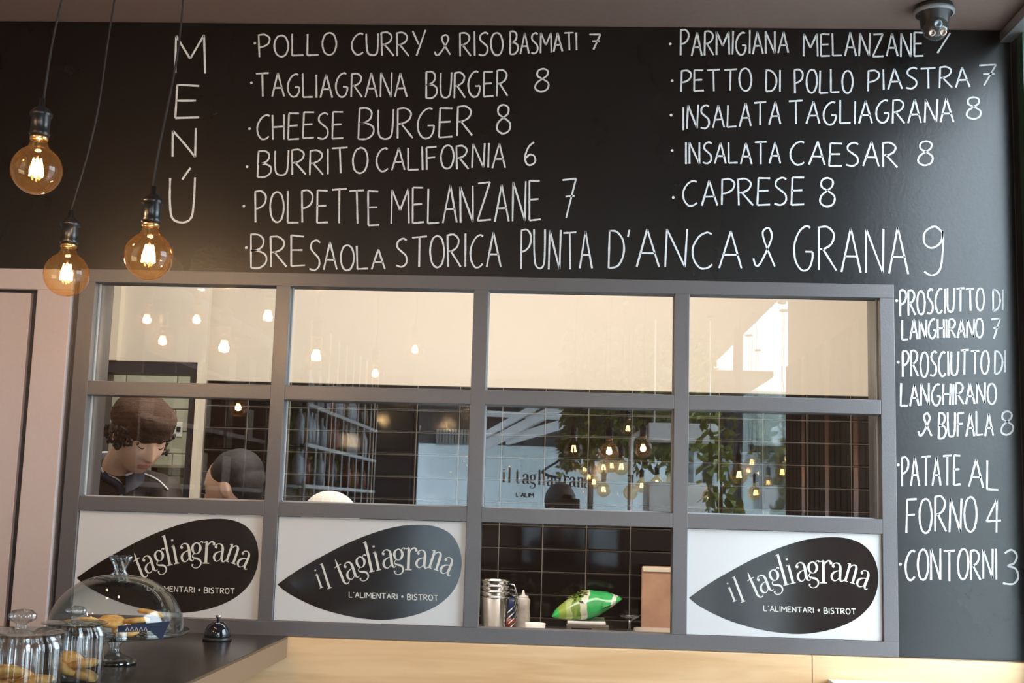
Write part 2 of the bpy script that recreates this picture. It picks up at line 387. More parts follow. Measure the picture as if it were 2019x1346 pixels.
# single-stroke capitals for handwriting and the small print --------------
S = 's'
FONT = {
 'A': (.62, [[(0, 0), (.31, 1), (.62, 0)], [(.11, .36), (.53, .36)]]),
 'B': (.56, [[(.02, 1), (0, 0)], [S, (.0, 1), (.3, 1), (.47, .86), (.42, .65), (.2, .53), (.02, .51)], [S, (.02, .51), (.3, .5), (.54, .38), (.54, .16), (.32, .0), (0, 0)]]),
 'C': (.58, [[S, (.56, .95), (.42, 1), (.2, .88), (.03, .58), (.05, .25), (.22, .02), (.42, .02), (.56, .12)]]),
 'D': (.6, [[(.02, 1), (0, 0)], [S, (-.02, .99), (.3, .95), (.56, .7), (.58, .35), (.36, .06), (0, 0)]]),
 'E': (.5, [[(.48, .98), (.02, 1), (0, 0), (.5, .02)], [(.01, .52), (.42, .53)]]),
 'F': (.5, [[(.5, 1), (.02, .98), (0, 0)], [(.01, .52), (.42, .54)]]),
 'G': (.64, [[S, (.55, .96), (.42, 1), (.2, .88), (.03, .58), (.05, .22), (.25, 0), (.48, .04), (.6, .25), (.61, .42)], [(.61, .42), (.38, .42)]]),
 'H': (.52, [[(0, 1), (.0, 0)], [(.52, 1), (.5, 0)], [(0, .5), (.52, .52)]]),
 'I': (.06, [[(.03, 1), (.03, 0)]]),
 'L': (.5, [[(0, 1), (0, .01), (.5, .02)]]),
 'M': (.78, [[(0, 0), (.03, 1), (.39, .38), (.76, 1), (.78, 0)]]),
 'N': (.58, [[(0, 0), (.02, 1), (.55, 0), (.58, 1)]]),
 'O': (.62, [[S, (.33, 1), (.12, .9), (.0, .55), (.08, .15), (.3, 0), (.52, .12), (.62, .5), (.52, .88), (.33, 1)]]),
 'P': (.5, [[(.0, .98), (0, 0)], [S, (-.02, .98), (.28, 1), (.48, .84), (.42, .6), (.2, .47), (.02, .44)]]),
 'R': (.56, [[(.0, .98), (0, 0)], [S, (-.02, .98), (.28, 1), (.49, .84), (.42, .62), (.2, .5), (.02, .48)], [(.12, .5), (.56, 0)]]),
 'S': (.5, [[S, (.48, .93), (.32, 1), (.1, .9), (.07, .7), (.25, .54), (.44, .38), (.45, .14), (.25, 0), (.0, .05)]]),
 'T': (.66, [[(0, .98), (.66, 1)], [(.33, .99), (.34, 0)]]),
 'U': (.56, [[S, (0, 1), (0, .45), (.06, .1), (.28, 0), (.48, .1), (.54, .45), (.56, 1)]]),
 'Y': (.6, [[(0, 1), (.3, .45)], [(.62, 1.02), (.2, 0)]]),
 'Z': (.6, [[(.03, .98), (.56, 1), (0, 0), (.6, .02)]]),
 '&': (.7, [[S, (.02, .22), (.1, .04), (.24, .1), (.5, .5), (.62, .78), (.52, .98), (.34, .9), (.36, .7), (.5, .4), (.7, .02)]]),
 "'": (.08, [[(.06, 1), (.0, .82)]]),
 '7': (.6, [[(.02, .96), (.6, 1), (.2, 0)], [(.16, .54), (.56, .56)]]),
 '8': (.5, [[S, (.26, .56), (.08, .7), (.1, .92), (.28, 1), (.44, .9), (.42, .7), (.26, .56), (.06, .38), (.02, .14), (.22, 0), (.44, .1), (.48, .36), (.26, .56)]]),
 '6': (.5, [[S, (.42, 1), (.18, .8), (.02, .4), (.08, .08), (.28, 0), (.48, .14), (.44, .38), (.24, .46), (.06, .32)]]),
 '9': (.5, [[S, (.48, .88), (.3, 1), (.06, .88), (.04, .66), (.22, .56), (.44, .68), (.5, .92), (.48, .5), (.4, .12), (.2, 0), (.02, .08)]]),
 '3': (.5, [[S, (.04, .9), (.26, 1), (.44, .84), (.36, .62), (.16, .54), (.4, .46), (.5, .22), (.34, .02), (.0, .04)]]),
 '4': (.6, [[(.42, 1), (.0, .34), (.6, .36)], [(.42, 1), (.42, 0)]]),
 '|7': (.5, [[(.5, 1), (.0, 0)]]),
}
def script_word(bm, text, a, b, conv, hw, gap=.17, jit=1.0):
    """a=(x, ytop, ybot) at the left end, b the same at the right end, in the coordinates conv understands"""
    chars = [text] if text in FONT else list(text)
    adv = sum(FONT[c][0] for c in chars) + gap*(len(chars)-1)
    x = 0
    for c in chars:
        wd, strokes = FONT[c]; j1 = random.uniform(-.03, .03)*jit; j2 = random.uniform(-.035, .035)*jit; sh = random.uniform(-.04, .04)*jit
        for st in strokes:
            sm = st[0] == S; pts = st[1:] if sm else st
            if sm: pts = catmull(pts, 5)
            else:
                q = []
                for u, v in zip(pts, pts[1:]):
                    for t in range(4): q.append((u[0]+(v[0]-u[0])*t/4, u[1]+(v[1]-u[1])*t/4))
                q.append(pts[-1]); pts = q
            runs = [pts]
            if not sm:                                   # split at corners so that the joints stay crisp
                runs = []; n = (len(pts)-1)//4
                for r in range(n): runs.append(pts[r*4:r*4+5])
            for run in runs:
                P = []
                for u, v in run:
                    v2 = v*(1+j2) + j1; t = (x + u + sh*v)/adv
                    yt = a[1] + (b[1]-a[1])*t; yb = a[2] + (b[2]-a[2])*t
                    P.append(conv(a[0] + (b[0]-a[0])*t, yb + (yt-yb)*v2))
                n_ = len(P)
                ribbon(bm, P, [hw*(.85+.3*random.random()) if n_ > 3 else hw for _ in P])
        x += wd + gap
def shift_conv(dx, Y): return lambda zx, zy: zp(zx, zy, Y) + Vector((dx, 0, 0))
PLAB = ['left of the bell and cake dome, partly hidden by the dome', 'between the left panel and the open hatch', None, 'at the right end beside the open hatch']
for i in (0, 1, 3):
    x = X0 + i*PX; z = ZT - 2*PZ - PH; dx = (i-1)*PX
    lp = thing('logo_panel', {0: 'white sign panel with dark leaf emblem behind the glass cake dome', 1: 'white sign panel with dark leaf emblem just left of the open hatch',
               3: 'white sign panel with dark leaf emblem just right of the open hatch'}[i], 'sign panel', (x+PW/2, .014, z+PH/2))
    off = (x+PW/2, .014, z+PH/2)
    bxo('sheet', (x+.001, x+PW-.001, .010, .018, z+.001, z+PH-.001), M_white, lp, off=off)
    bm = bmesh.new()
    pts = catmull([zq for zq in leaf_ctrl], 5)[:-1]
    bm.faces.new([bm.verts.new(zp(a, b, .0096) + Vector((dx, 0, 0)) - Vector(off)) for a, b in pts])
    # the printed leaf ends at the sheet's edge
    fin('leaf_emblem', bm, M_leafp, lp)
    cv = shift_conv(dx, .0092)
    bm = bmesh.new()
    for ch, bx_, by_, rt, s, _ in LOGO: fancy(bm, ch, bx_, by_, rt, s, lambda a, b: cv(a, b) - Vector(off), 1/4.642*3.057/F)
    fin('lettering', bm, M_print, lp)
    bm = bmesh.new(); cc = lambda a, b: cv(a, b) - Vector(off)
    script_word(bm, "L'ALIMENTARI", (782, 820, 868), (1222, 838, 886), cc, .0010, .2, 0)
    script_word(bm, 'BISTROT', (1314, 840, 890), (1596, 850, 898), cc, .0011, .2, 0)
    disc(bm, cc(1268, 862), .0030)
    fin('small_print', bm, M_print, lp)

# ---------------------------------------------------------------- chalk writing
A_ = lambda ox, oy, s: (lambda x, y: at(x/s+ox, y/s+oy, .0112))
z2, z3, z4, z1 = A_(480, 30, 2.539), A_(1240, 0, 2.403), A_(1720, 540, 1.67), A_(0, 0, 2.17)
LINES = [
 ('chalk line with the curry dish, top of the left column', z2, (57, 140), [('POLLO', (80, 98, 207), (465, 92, 200)), ('CURRY', (540, 95, 200), (908, 82, 205)), ('&', (955, 100, 208), (1035, 95, 202)), ('RISO', (1085, 88, 208), (1300, 84, 200)), ('BASMATI', (1335, 86, 198), (1670, 88, 175)), ('7', (1733, 92, 172), (1790, 95, 172))]),
 ('chalk line with the house burger, second in the left column', z2, (40, 338), [('TAGLIAGRANA', (64, 295, 410), (818, 290, 410)), ('BURGER', (915, 290, 418), (1322, 275, 403)), ('8', (1458, 268, 380), (1528, 266, 378))]),
 ('chalk line with the cheese burger, third in the left column', z2, (30, 568), [('CHEESE', (65, 500, 620), (500, 480, 616)), ('BURGER', (575, 470, 620), (1145, 455, 605)), ('8', (1268, 445, 590), (1338, 445, 588))]),
 ('chalk line with the burrito, fourth in the left column', z2, (18, 758), [('BURRITO', (70, 680, 806), (620, 662, 790)), ('CALIFORNIA', (665, 668, 780), (1310, 640, 762)), ('6', (1408, 630, 748), (1462, 630, 746))]),
 ('chalk line with the meatballs, fifth in the left column', z2, (2, 955), [('POLPETTE', (60, 885, 1036), (680, 875, 1048)), ('MELANZANE', (740, 870, 1046), (1488, 828, 1022)), ('7', (1592, 822, 1018), (1662, 822, 1018))]),
 ('longest chalk line, running just above the serving window', z2, (14, 1163), [('BRE', (38, 1095, 1260), (308, 1110, 1256)), ('SAOLA', (330, 1120, 1278), (708, 1175, 1268)), ('STORICA', (765, 1115, 1258), (1288, 1090, 1262)), ('PUNTA', (1390, 1080, 1272), (1745, 1080, 1270)), ("D'", (1828, 1080, 1265), (1936, 1070, 1265)), ('ANCA', (1969, 1078, 1262), (2493, 1080, 1267)), ('&', (2550, 1062, 1266), (2660, 1062, 1266)), ('GRANA', (2756, 1062, 1275), (3328, 1068, 1296)), ('9', (3405, 1062, 1305), (3508, 1062, 1305))]),
 ('chalk line with the aubergine bake, top of the right column beside the ceiling camera', z3, (196, 208), [('PARMIGIANA', (245, 148, 265), (755, 150, 250)), ('MELANZANE', (828, 160, 265), (1395, 155, 268)), ('|7', (1462, 158, 252), (1520, 158, 252))]),
 ('chalk line with the grilled chicken, second in the right column', z3, (205, 382), [('PETTO', (247, 336, 434), (582, 325, 430)), ('DI', (650, 330, 430), (718, 330, 435)), ('POLLO', (787, 330, 442), (1060, 330, 438)), ('PIASTRA', (1133, 330, 430), (1615, 312, 410)), ('7', (1655, 300, 402), (1738, 300, 402))]),
 ('chalk line with the house salad, third in the right column', z3, (200, 545), [('INSALATA', (255, 505, 614), (718, 482, 588)), ('TAGLIAGRANA', (758, 484, 590), (1538, 468, 578)), ('8', (1600, 465, 566), (1670, 463, 564))]),
 ('chalk line with the second salad, fourth in the right column', z3, (205, 713), [('INSALATA', (268, 674, 775), (718, 672, 775)), ('CAESAR', (763, 670, 778), (1272, 675, 792)), ('8', (1368, 668, 780), (1440, 668, 780))]),
 ('short chalk line, fifth and last in the right column', z3, (210, 935), [('CAPRESE', (255, 860, 975), (830, 840, 972)), ('8', (905, 836, 975), (978, 834, 974))]),
 ('chalk lines with the first ham, topmost beside the window frame', z4, (80, 88), [('PROSCIUTTO', (92, 55, 138), (368, 45, 118)), ('DI', (398, 52, 122), (430, 50, 118)), ('LANGHIRANO', (98, 150, 215), (365, 148, 208)), ('7', (390, 145, 212), (420, 145, 210))]),
 ('chalk lines with ham and buffalo cheese, second beside the window frame', z4, (85, 290), [('PROSCIUTTO', (100, 255, 340), (383, 252, 328)), ('DI', (403, 252, 328), (438, 252, 325)), ('LANGHIRANO', (93, 362, 435), (408, 358, 426)), ('&', (150, 455, 533), (195, 455, 533)), ('BUFALA', (218, 460, 540), (398, 455, 530)), ('8', (424, 452, 530), (465, 450, 524))]),
 ('chalk lines with the oven potatoes, third beside the window frame', z4, (85, 628), [('PATATE', (98, 603, 700), (290, 600, 695)), ('AL', (318, 615, 702), (415, 608, 710)), ('FORNO', (112, 738, 850), (343, 738, 850)), ('4', (375, 738, 852), (423, 738, 850))]),
 ('chalk line with the side dishes, lowest beside the window frame', z4, (92, 955), [('CONTORNI', (108, 910, 1010), (410, 905, 1005)), ('3', (430, 912, 1025), (480, 912, 1025))]),
]
for lab, cv, dot, words in LINES:
    ln = bpy.data.objects.new('chalk_line', None); COL.objects.link(ln); ln.parent = board; ln.empty_display_size = .02; tag(ln, lab)
    thin = .0023
    for t, a, b in words:
        bm = bmesh.new(); script_word(bm, t, a, b, cv, thin); fin('chalk_word', bm, M_chalk, ln)
    bm = bmesh.new(); p = cv(*dot); disc(bm, p, .0038, 8); fin('chalk_dot', bm, M_chalk, ln)
bm = bmesh.new()
script_word(bm, 'M', (750, 152, 316), (878, 148, 318), z1, .0027)
script_word(bm, 'E', (750, 370, 508), (852, 372, 508), z1, .0027)
script_word(bm, 'N', (738, 560, 670), (840, 548, 672), z1, .0027)
script_word(bm, 'U', (726, 765, 955), (832, 762, 955), z1, .0027)
ribbon(bm, [z1(780, 768), z1(797, 742), z1(815, 718)], .0027)
tag(fin('chalk_heading', bm, M_chalk, board), 'vertical chalk heading reading MENÚ')

# ---------------------------------------------------------------- black counter and what stands on it
E0 = at(568, 1253, -.012); ZCNT = E0.z; XC = E0.x
ctr = thing('black_counter', 'black display counter with thick brown edge at bottom left', 'counter', (-1.4, -1.2, 0))
o_ = (-1.4, -1.2, 0)
bxo('worktop', (-2.3, XC, -2.4, -.013, ZCNT-.006, ZCNT), M_black, ctr, .001, o_)
bxo('worktop_edge', (-2.3, XC, -2.4, -.013, ZCNT-.052, ZCNT-.0062), M_edge, ctr, .001, o_)
bxo('body', (-2.3, XC-.42, -2.3, -.013, 0, ZCNT-.052), M_dark, ctr, 0, o_)
# white worktop whose far edge just enters bottom right
q1, q2 = at(1690, 1346, -.06), at(2019, 1339, -.06)
wt = thing('white_worktop', 'white worktop edge just entering the frame at bottom right', 'worktop', (.9, -.3, 0))
bxo('top', (at(1640, 1346, -.06).x, XR-.01, -.50, -.015, q1.z-.045, q1.z+.001), M_paint_white, wt, .001, (.9, -.3, 0))
bxo('support', (.72, XR-.03, -.46, -.03, 0, q1.z-.045), M_paint_white, wt, 0, (.9, -.3, 0))

# service bell
pb = at(428, 1262, -.16); s = (pb.y-CAMY)/F
bell = thing('service_bell', 'small black desk bell with chrome plunger on the black counter', 'bell', (pb.x, pb.y, ZCNT))
bm = bmesh.new(); lathe(bm, [(0, 0), (.034, 0), (.034, .006), (.030, .009), (0, .009)]); fin('base', bm, M_dark, bell, True)
bm = bmesh.new(); lathe(bm, [(.031, .010), (.0315, .014), (.029, .026), (.022, .037), (.012, .043), (0, .045)]); fin('dome', bm, mat('black_gloss', (.01, .012, .02), .08, spec=.8), bell, True)
bm = bmesh.new(); lathe(bm, [(0, .044), (.004, .044), (.004, .052), (.0065, .054), (.0065, .058), (0, .061)], n=16); fin('plunger', bm, M_steel, bell, True)

# glass cake stand with dome
YC = -.62
pc = at(222, 1330, YC)
S_ = (YC-CAMY)/F
ck = thing('cake_stand', 'footed glass cake stand under a glass dome, holding biscuits', 'cake stand', (pc.x, YC, ZCNT))
zpl = at(222, 1252, YC).z - ZCNT; zdt = at(222, 1132, YC).z - ZCNT; zkt = at(222, 1095, YC).z - ZCNT
RD = 130*S_
bm = bmesh.new(); lathe(bm, [(0, 0), (.044, 0), (.045, .006), (.030, .014), (.014, .022), (.010, .034), (.016, .045), (.011, .056), (.014, zpl-.012), (.03, zpl-.006), (0, zpl-.005)], flute=12, depth=.03, n=48)
fin('foot', bm, M_crystal, ck, True)
bm = bmesh.new(); lathe(bm, [(0, zpl-.005), (RD*.6, zpl-.004), (RD*1.04, zpl+.004), (RD*1.08, zpl+.012), (RD*1.05, zpl+.012), (RD*.6, zpl+.002), (0, zpl+.001)], n=64)
fin('plate', bm, M_clear, ck, True)
bm = bmesh.new(); prof = []
for k in range(15):
    a = k/14*PI/2; prof.append((RD*math.cos(a)**.85 if k < 14 else 0, zpl+.006 + (zdt-zpl-.006)*math.sin(a)))
inn = [(max(0, r-.0025), z-.002) for r, z in reversed(prof)]
lathe(bm, prof + inn[1:], n=64); fin('dome', bm, M_clear, ck, True)
bm = bmesh.new(); hk = zkt-zdt; lathe(bm, [(0, zdt-.002), (.018, zdt), (.011, zdt+.006), (.011, zdt+.012), (.019, zdt+hk*.75), (.0235, zkt), (.016, zkt+.001), (.006, zkt-.010), (0, zkt-.012)], flute=8, depth=.09, n=48)
fin('knob', bm, M_crystal, ck, True)
def cookie(name, r, h, wob=.1):
    bm = bmesh.new(); lathe(bm, [(0, 0), (r*.9, 0), (r, h*.3), (r*.96, h*.7), (r*.7, h), (0, h*1.1)], n=18)
    for v in bm.verts:
        n_ = noise.noise(v.co*60 + Vector((r*1000, 0, 0))); v.co += v.co.normalized()*n_*r*wob
    return bm
def cookies(base, spots, group, labf, r, h, zadd=0):
    proto = None
    for i, (x, y, z, tx, ty) in enumerate(spots):
        if proto is None: o = fin('biscuit', cookie('c', r, h), M_cookie, None, True); proto = o
        else: o = proto.copy(); COL.objects.link(o)
        o.location = Vector(base) + Vector((x, y, z + zadd)); o.rotation_euler = (tx, ty, i*1.3)
        tag(o, labf(i), 'biscuit', group)
sp = []
for i in range(9):
    a = i*2.4; rr = .02 + .075*((i*37) % 10)/10
    sp.append((rr*math.cos(a), rr*math.sin(a)*.8, .004 + .0115*(i % 3) + (.012 if i > 5 else 0), random.uniform(-.25, .25), random.uniform(-.25, .25)))
cookies((pc.x, YC, ZCNT+zpl), sp, 'biscuits under the cake dome', lambda i: 'golden round biscuit on the cake stand under the glass dome', .027, .010, .001)
# slate price card hanging on the front of the stand
pt = at(300, 1238, YC-.14)
tg = bmesh.new()
c4 = [at(232, 1234, YC-.13), at(336, 1224, YC-.13), at(318, 1262, YC-.13), at(296, 1244, YC-.13), at(232, 1246, YC-.13)]
f1 = [tg.verts.new(c - pt) for c in c4]; f2 = [tg.verts.new(c - pt + Vector((0, .003, 0))) for c in c4]
tg.faces.new(f1); tg.faces.new(f2[::-1])
for i in range(5): tg.faces.new((f1[i], f1[(i+1) % 5], f2[(i+1) % 5], f2[i]))
tagt = thing('price_card', 'small blue-black price card clipped on the cake stand rim', 'price card', pt)
fin('card', tg, M_tag, tagt)
bm = bmesh.new()
for k in range(5):
    x = 248 + k*9
    ribbon(bm, [at(x, 1243, YC-.1315)-pt, at(x+3, 1236, YC-.1315)-pt, at(x+6, 1243, YC-.1315)-pt], .0008)
fin('chalk_mark', bm, M_chalk, tagt)

# glass jars
def jar(px, py_lid, rpx, Y, label, hbody):
    s = (Y-CAMY)/F; c = at(px, py_lid, Y); R = rpx*s
    zl = c.z - ZCNT                                             # lid rim height
    j = thing('glass_jar', label, 'jar', (c.x, Y, ZCNT))
    bm = bmesh.new()
    lathe(bm, [(0, 0), (R*.86, 0), (R*.93, .006), (R*.93, zl*.80), (R*.88, zl*.88), (R*.80, zl*.93), (R*.80, zl*.97), (R*.77, zl*.97), (R*.77, zl*.92), (R*.85, zl*.86), (R*.885, zl*.8), (R*.885, .012), (0, .008)], flute=18, depth=.035, n=180)
    fin('body', bm, M_jar, j, True)
    bm = bmesh.new()
    lathe(bm, [(0, zl*.965), (R*.72, zl*.965), (R*.78, zl*.975), (R*1.0, zl*.98), (R*1.0, zl*.995), (R*.9, zl*1.01), (R*.45, zl*1.035), (R*.16, zl*1.05), (0, zl*1.05)], n=64)
    fin('lid', bm, M_clear, j, True)
    bm = bmesh.new()
    k = R*.30; lathe(bm, [(R*.12, zl*1.05), (R*.11, zl*1.05+k*.25), (k, zl*1.05+k*.6), (k*1.05, zl*1.05+k*.95), (k*.7, zl*1.05+k*1.3), (0, zl*1.05+k*1.4)], flute=10, depth=.06, n=60)
    fin('lid_knob', bm, M_crystal, j, True)
    return j, R, zl, c
M_jar = glassy('ribbed_glass', (.95, .97, .98), 1.95, .02, rim=(.60, .66, .70))
j1, R1, zl1, c1 = jar(42, 1243, 84, -1.12, 'ribbed glass jar of biscuits at the bottom left corner', 0)
j2, R2, zl2, c2 = jar(148, 1226, 62, -.90, 'ribbed glass jar of biscuits between corner jar and cake stand', 0)
for c, R, zl, fill, gl in ((c1, R1, zl1, .42, 'biscuits in the corner jar'), (c2, R2, zl2, .36, 'biscuits in the second jar')):
    sp = []; z = .014; i = 0
    while z < zl*fill:
        a = i*2.1; r_ = R*.38
        sp.append((r_*math.cos(a), r_*math.sin(a), z, .35*math.sin(i), .3*math.cos(i*1.7))); i += 1; z += .0062
    side = 'the ribbed jar at the bottom left corner' if 'corner' in gl else 'the ribbed jar beside the cake stand'
    cookies((c.x, c.y, ZCNT), sp, gl, lambda i: 'golden biscuit piled in ' + side, R*.46, .012)

# ---------------------------------------------------------------- pendant bulbs
def bulb(px, py, Y, label=None, group=None, virtual=False, r=.0475, proto=[None], wob=0.):
    c = behind(px, py, Y) if virtual else at(px, py, Y)
    if proto[0] is None or not virtual:
        t = thing('pendant_bulb', label, 'pendant lamp', (c.x, c.y, c.z), group)
        bm = bmesh.new(); pr = []
        for k in range(17):
            a = -PI/2 + k/16*(PI*.86); pr.append((r*math.cos(a) if k else 0, r*math.sin(a)))
        zt = pr[-1][1]; rt = pr[-1][0]
        pr += [(.0165, zt+.010), (.0155, zt+.018)]
        lathe(bm, pr, n=32); fin('globe', bm, M_amber, t, True)
        zn = zt+.016
        bm = bmesh.new(); lathe(bm, [(.0145, zn), (.0165, zn), (.0175, zn+.004), (.0165, zn+.008), (.0145, zn+.008)], n=24); fin('brass_collar', bm, M_brass, t, True)
        bm = bmesh.new(); lathe(bm, [(0, zn+.008), (.0175, zn+.008), (.0195, zn+.012), (.0175, zn+.017), (.0178, zn+.046), (.021, zn+.048), (.021, zn+.053), (.014, zn+.062), (.0055, zn+.068), (.0055, zn+.082), (0, zn+.083)], n=28); fin('socket', bm, M_socket, t, True)
        bm = bmesh.new()
        zf = .010
        tube(bm, [(0, 0, zn), (0, 0, zf+.012)], [.004, .0022]); fin('stem', bm, M_clear, t, True)
        bm = bmesh.new()
        for k in range(6):
            a = k*PI/3; ra, rb = .007, .013
            tube(bm, [(ra*math.cos(a), ra*math.sin(a), zf+.012), (rb*math.cos(a), rb*math.sin(a), zf-.022)], .0018, 5)
        fin('filament', bm, M_fil, t)
        bm = bmesh.new(); H = CZ - c.z - zn - .08
        pts = []; sway = wob
        n_ = 14
        for k in range(n_+1):
            f = k/n_; pts.append((sway*math.sin(f*PI)*.6 + .004*math.sin(f*9+px), .003*math.cos(f*7), zn+.08 + H*f))
        if not virtual:                                           # the cord leans a little to its ceiling point
            pts = [(x + wob*2.2*((z-zn-.08)/H), y, z) for x, y, z in pts]
        tube(bm, pts, .0022, 6); fin('cord', bm, M_cord, t, True)
        bm = bmesh.new(); lathe(bm, [(0, zn+.08+H-.012), (.025, zn+.08+H-.012), (.028, zn+.08+H), (0, zn+.08+H)], (wob*2.2 if not virtual else 0, 0, 0), n=20); fin('ceiling_rose', bm, M_socket, t, True)
        if virtual: proto[0] = (t, c.z)
    else:
        t = copy_tree(proto[0][0]); t.location = (c.x, c.y, c.z)
        for ch in t.children:
            if ch.name.startswith('cord') or ch.name.startswith('ceiling_rose'):
                s = CZ - c.z; s0 = CZ - proto[0][1]
                zb = .137
                ch.scale.z = (s-zb)/(s0-zb); ch.location.z = zb*(1-ch.scale.z)
        t['label'] = label
    return t
def blight(c, p=2.5):
    l = bpy.data.lights.new('bulb_glow', 'POINT'); l.energy = p; l.color = (1, .72, .50); l.shadow_soft_size = .014
    o = bpy.data.objects.new('bulb_glow', l); COL.objects.link(o); o.location = c
for px, py, Y, lab, wb in ((72, 335, -.86, 'glowing amber globe bulb, leftmost and highest of the hanging three', .016), (131, 541, -.56, 'glowing amber globe bulb, lowest and middle of the hanging three', .030), (293, 505, -.76, 'glowing amber globe bulb, rightmost of the hanging three beside the chalk heading', .018)):
    t = bulb(px, py, Y, lab, 'globe bulbs hanging before the chalkboard', wob=wb)
    blight(t.location)
VB = [(1131, 886, 3.4), (1122, 917, 5.6), (1201, 890, 3.1), (1190, 922, 5.2), (1206, 919, 6.2), (1153, 925, 6.6), (1161, 941, 6.9), (1171, 951, 5.9), (1190, 966, 5.4), (1238, 846, 4.6), (1268, 884, 3.3), (1225, 921, 4.3),
      (1243, 971, 5.0), (1265, 958, 6.0), (1295, 953, 5.7), (1326, 947, 6.3), (1457, 937, 3.6), (1482, 912, 5.0), (1475, 928, 5.6), (1493, 936, 6.4), (1490, 972, 4.6), (1399, 978, 4.8), (1542, 932, 4.2), (1545, 905, 4.5),
      (290, 631, 1.7), (398, 566, 1.9), (388, 631, 2.1), (321, 673, 1.75), (740, 737, 2.6), (818, 690, 2.75), (470, 804, 3.3)]
for px, py, Y in VB:
    row = 'top' if py < 760 else 'middle'; col_ = ('first', 'second', 'third', 'fourth')[0 if px < 548 else 1 if px < 940 else 2 if px < 1345 else 3]
    lab = '%s glowing globe bulb mirrored in the %s pane of the %s row' % ('large near' if Y < 3.7 else 'small far', col_, row)
    t = bulb(px, py, Y, lab, 'globe bulbs mirrored in the panes', True)
    if Y < 3.35: blight(t.location, 6)

# ---------------------------------------------------------------- ceiling dome camera
pcx = at(1842, 40, -.135)
dc = thing('dome_camera', 'dark ceiling security camera with three round lamps beside the chalk price', 'security camera', (pcx.x, pcx.y, CZ))
hz = CZ - pcx.z
bm = bmesh.new(); lathe(bm, [(0, 0), (.046, 0), (.048, -.008), (.045, -.018), (.036, -.030), (.033, -.055), (.026, -.062), (0, -.062)], n=40); fin('mount', bm, M_dark, dc, True)
bm = bmesh.new(); lathe(bm, [(.046, -.012), (.0495, -.012), (.0495, -.020), (.045, -.022)], n=40); fin('ring', bm, mat('grey_plastic', (.25, .26, .27), .3), dc, True)
bm = bmesh.new(); bmesh.ops.create_uvsphere(bm, u_segments=28, v_segments=18, radius=.031); 
for v in bm.verts: v.co += Vector((0, -.010, -.062))
fin('eyeball', bm, mat('smoked_plastic', (.05, .05, .05), .12, spec=.7), dc, True)
nd = Vector((-.10, -.88, -.46)).normalized()
M_lens = mat('lamp_lens', (.55, .42, .36), .15, metal=.7); M_lensblue = mat('camera_lens', (.25, .30, .34), .08, metal=.5)
ux = nd.cross(Vector((0, 0, 1))).normalized(); uz = ux.cross(nd)
for a, rr, mm, nm in ((-PI/2-1.0, .0085, M_lens, 'lens'), (-PI/2+1.0, .0085, M_lens, 'lens'), (PI/2, .010, M_lensblue, 'lens')):
    bm = bmesh.new()
    Mx = Matrix((ux, uz, nd)).transposed().to_4x4()
    lathe(bm, [(0, .0), (rr, 0), (rr*1.05, .003), (rr*.7, .004), (rr*.5, .002), (0, .001)], n=20, M=Mx)
    off = Vector((0, -.010, -.062)) + nd*.0265 + ux*math.cos(a)*.0155 + uz*math.sin(a)*.0140
    for v in bm.verts: v.co += off
    fin(nm, bm, mm, dc, True)

# ---------------------------------------------------------------- kitchen
KY = 1.70; KC = 2.95
XD = at(410, 640, 1.5).x                                     # edge of the nearer door wall
KXR = 1.42
kt = at(1068.3, 1126.5, KY); TW = (at(1241.4, 1130, KY).x - at(1068.3, 1126.5, KY).x)/2; TH = kt.z - at(1068, 1171.8, KY).z
ztop = at(1540, 777, KY).z
wk = thing('wall_kitchen_back', None, None, kind='structure')
bxo('plaster', (XD-.06, KXR, KY, KY+.1, ztop, KC), M_beige, wk)
bxo('grout_bed', (XD-.06, KXR, KY-.0055, KY+.1, 0, ztop), M_grout, wk)
tme = None
def tile_mesh(w_, h_, d, name, m):
    bm = bmesh.new(); box(bm, 0, w_, 0, d, 0, h_)
    fr = [f for f in bm.faces if f.calc_center_median().y < 1e-6]
    bmesh.ops.recalc_face_normals(bm, faces=bm.faces)
    r = bmesh.ops.inset_region(bm, faces=fr, thickness=.006, depth=.0035)
    for f in bm.faces: f.smooth = False
    me = bpy.data.meshes.new(name); bm.to_mesh(me); bm.free(); me.materials.append(m); return me
g = .0038
tme = tile_mesh(TW-g, TH-g, .012, 'black_tile', M_tile)
xs = kt.x; 
while xs - TW > XD-.06: xs -= TW
row = 0; z = kt.z
while z + TH < ztop: z += TH
while z > .98:
    x = xs - TW
    while x < KXR:
        x_l = max(x, XD-.06); x_r = min(x+TW, KXR)
        if x_r - x_l > .02:
            o = bpy.data.objects.new('tile', tme); COL.objects.link(o); o.parent = wk
            o.location = (x_l+g/2, KY-.008, z+g/2 - 0*TH); o.scale.x = (x_r-x_l-g)/(TW-g)
            if z + TH > ztop: o.scale.z = (ztop-z-g)/(TH-g)
            o.rotation_euler = (random.uniform(-.006, .006), 0, random.uniform(-.004, .004))
        x += TW
    z -= TH; row += 1
tag(bxo('wall_kitchen_right', (KXR, KXR+.1, YB, KY+.1, 0, KC), M_beige), kind='structure')
tag(bxo('wall_kitchen_left', (-2.45, -2.35, YB, 3.3, 0, KC), M_cream), kind='structure')
tag(bxo('ceiling_kitchen', (-2.45, KXR+.1, YB, 3.3, KC, KC+.1), M_beige), kind='structure')
bxo('wall_lining', (-2.4, KXR, YB, YB+.01, FZ1-.01, KC), M_beige, wf)
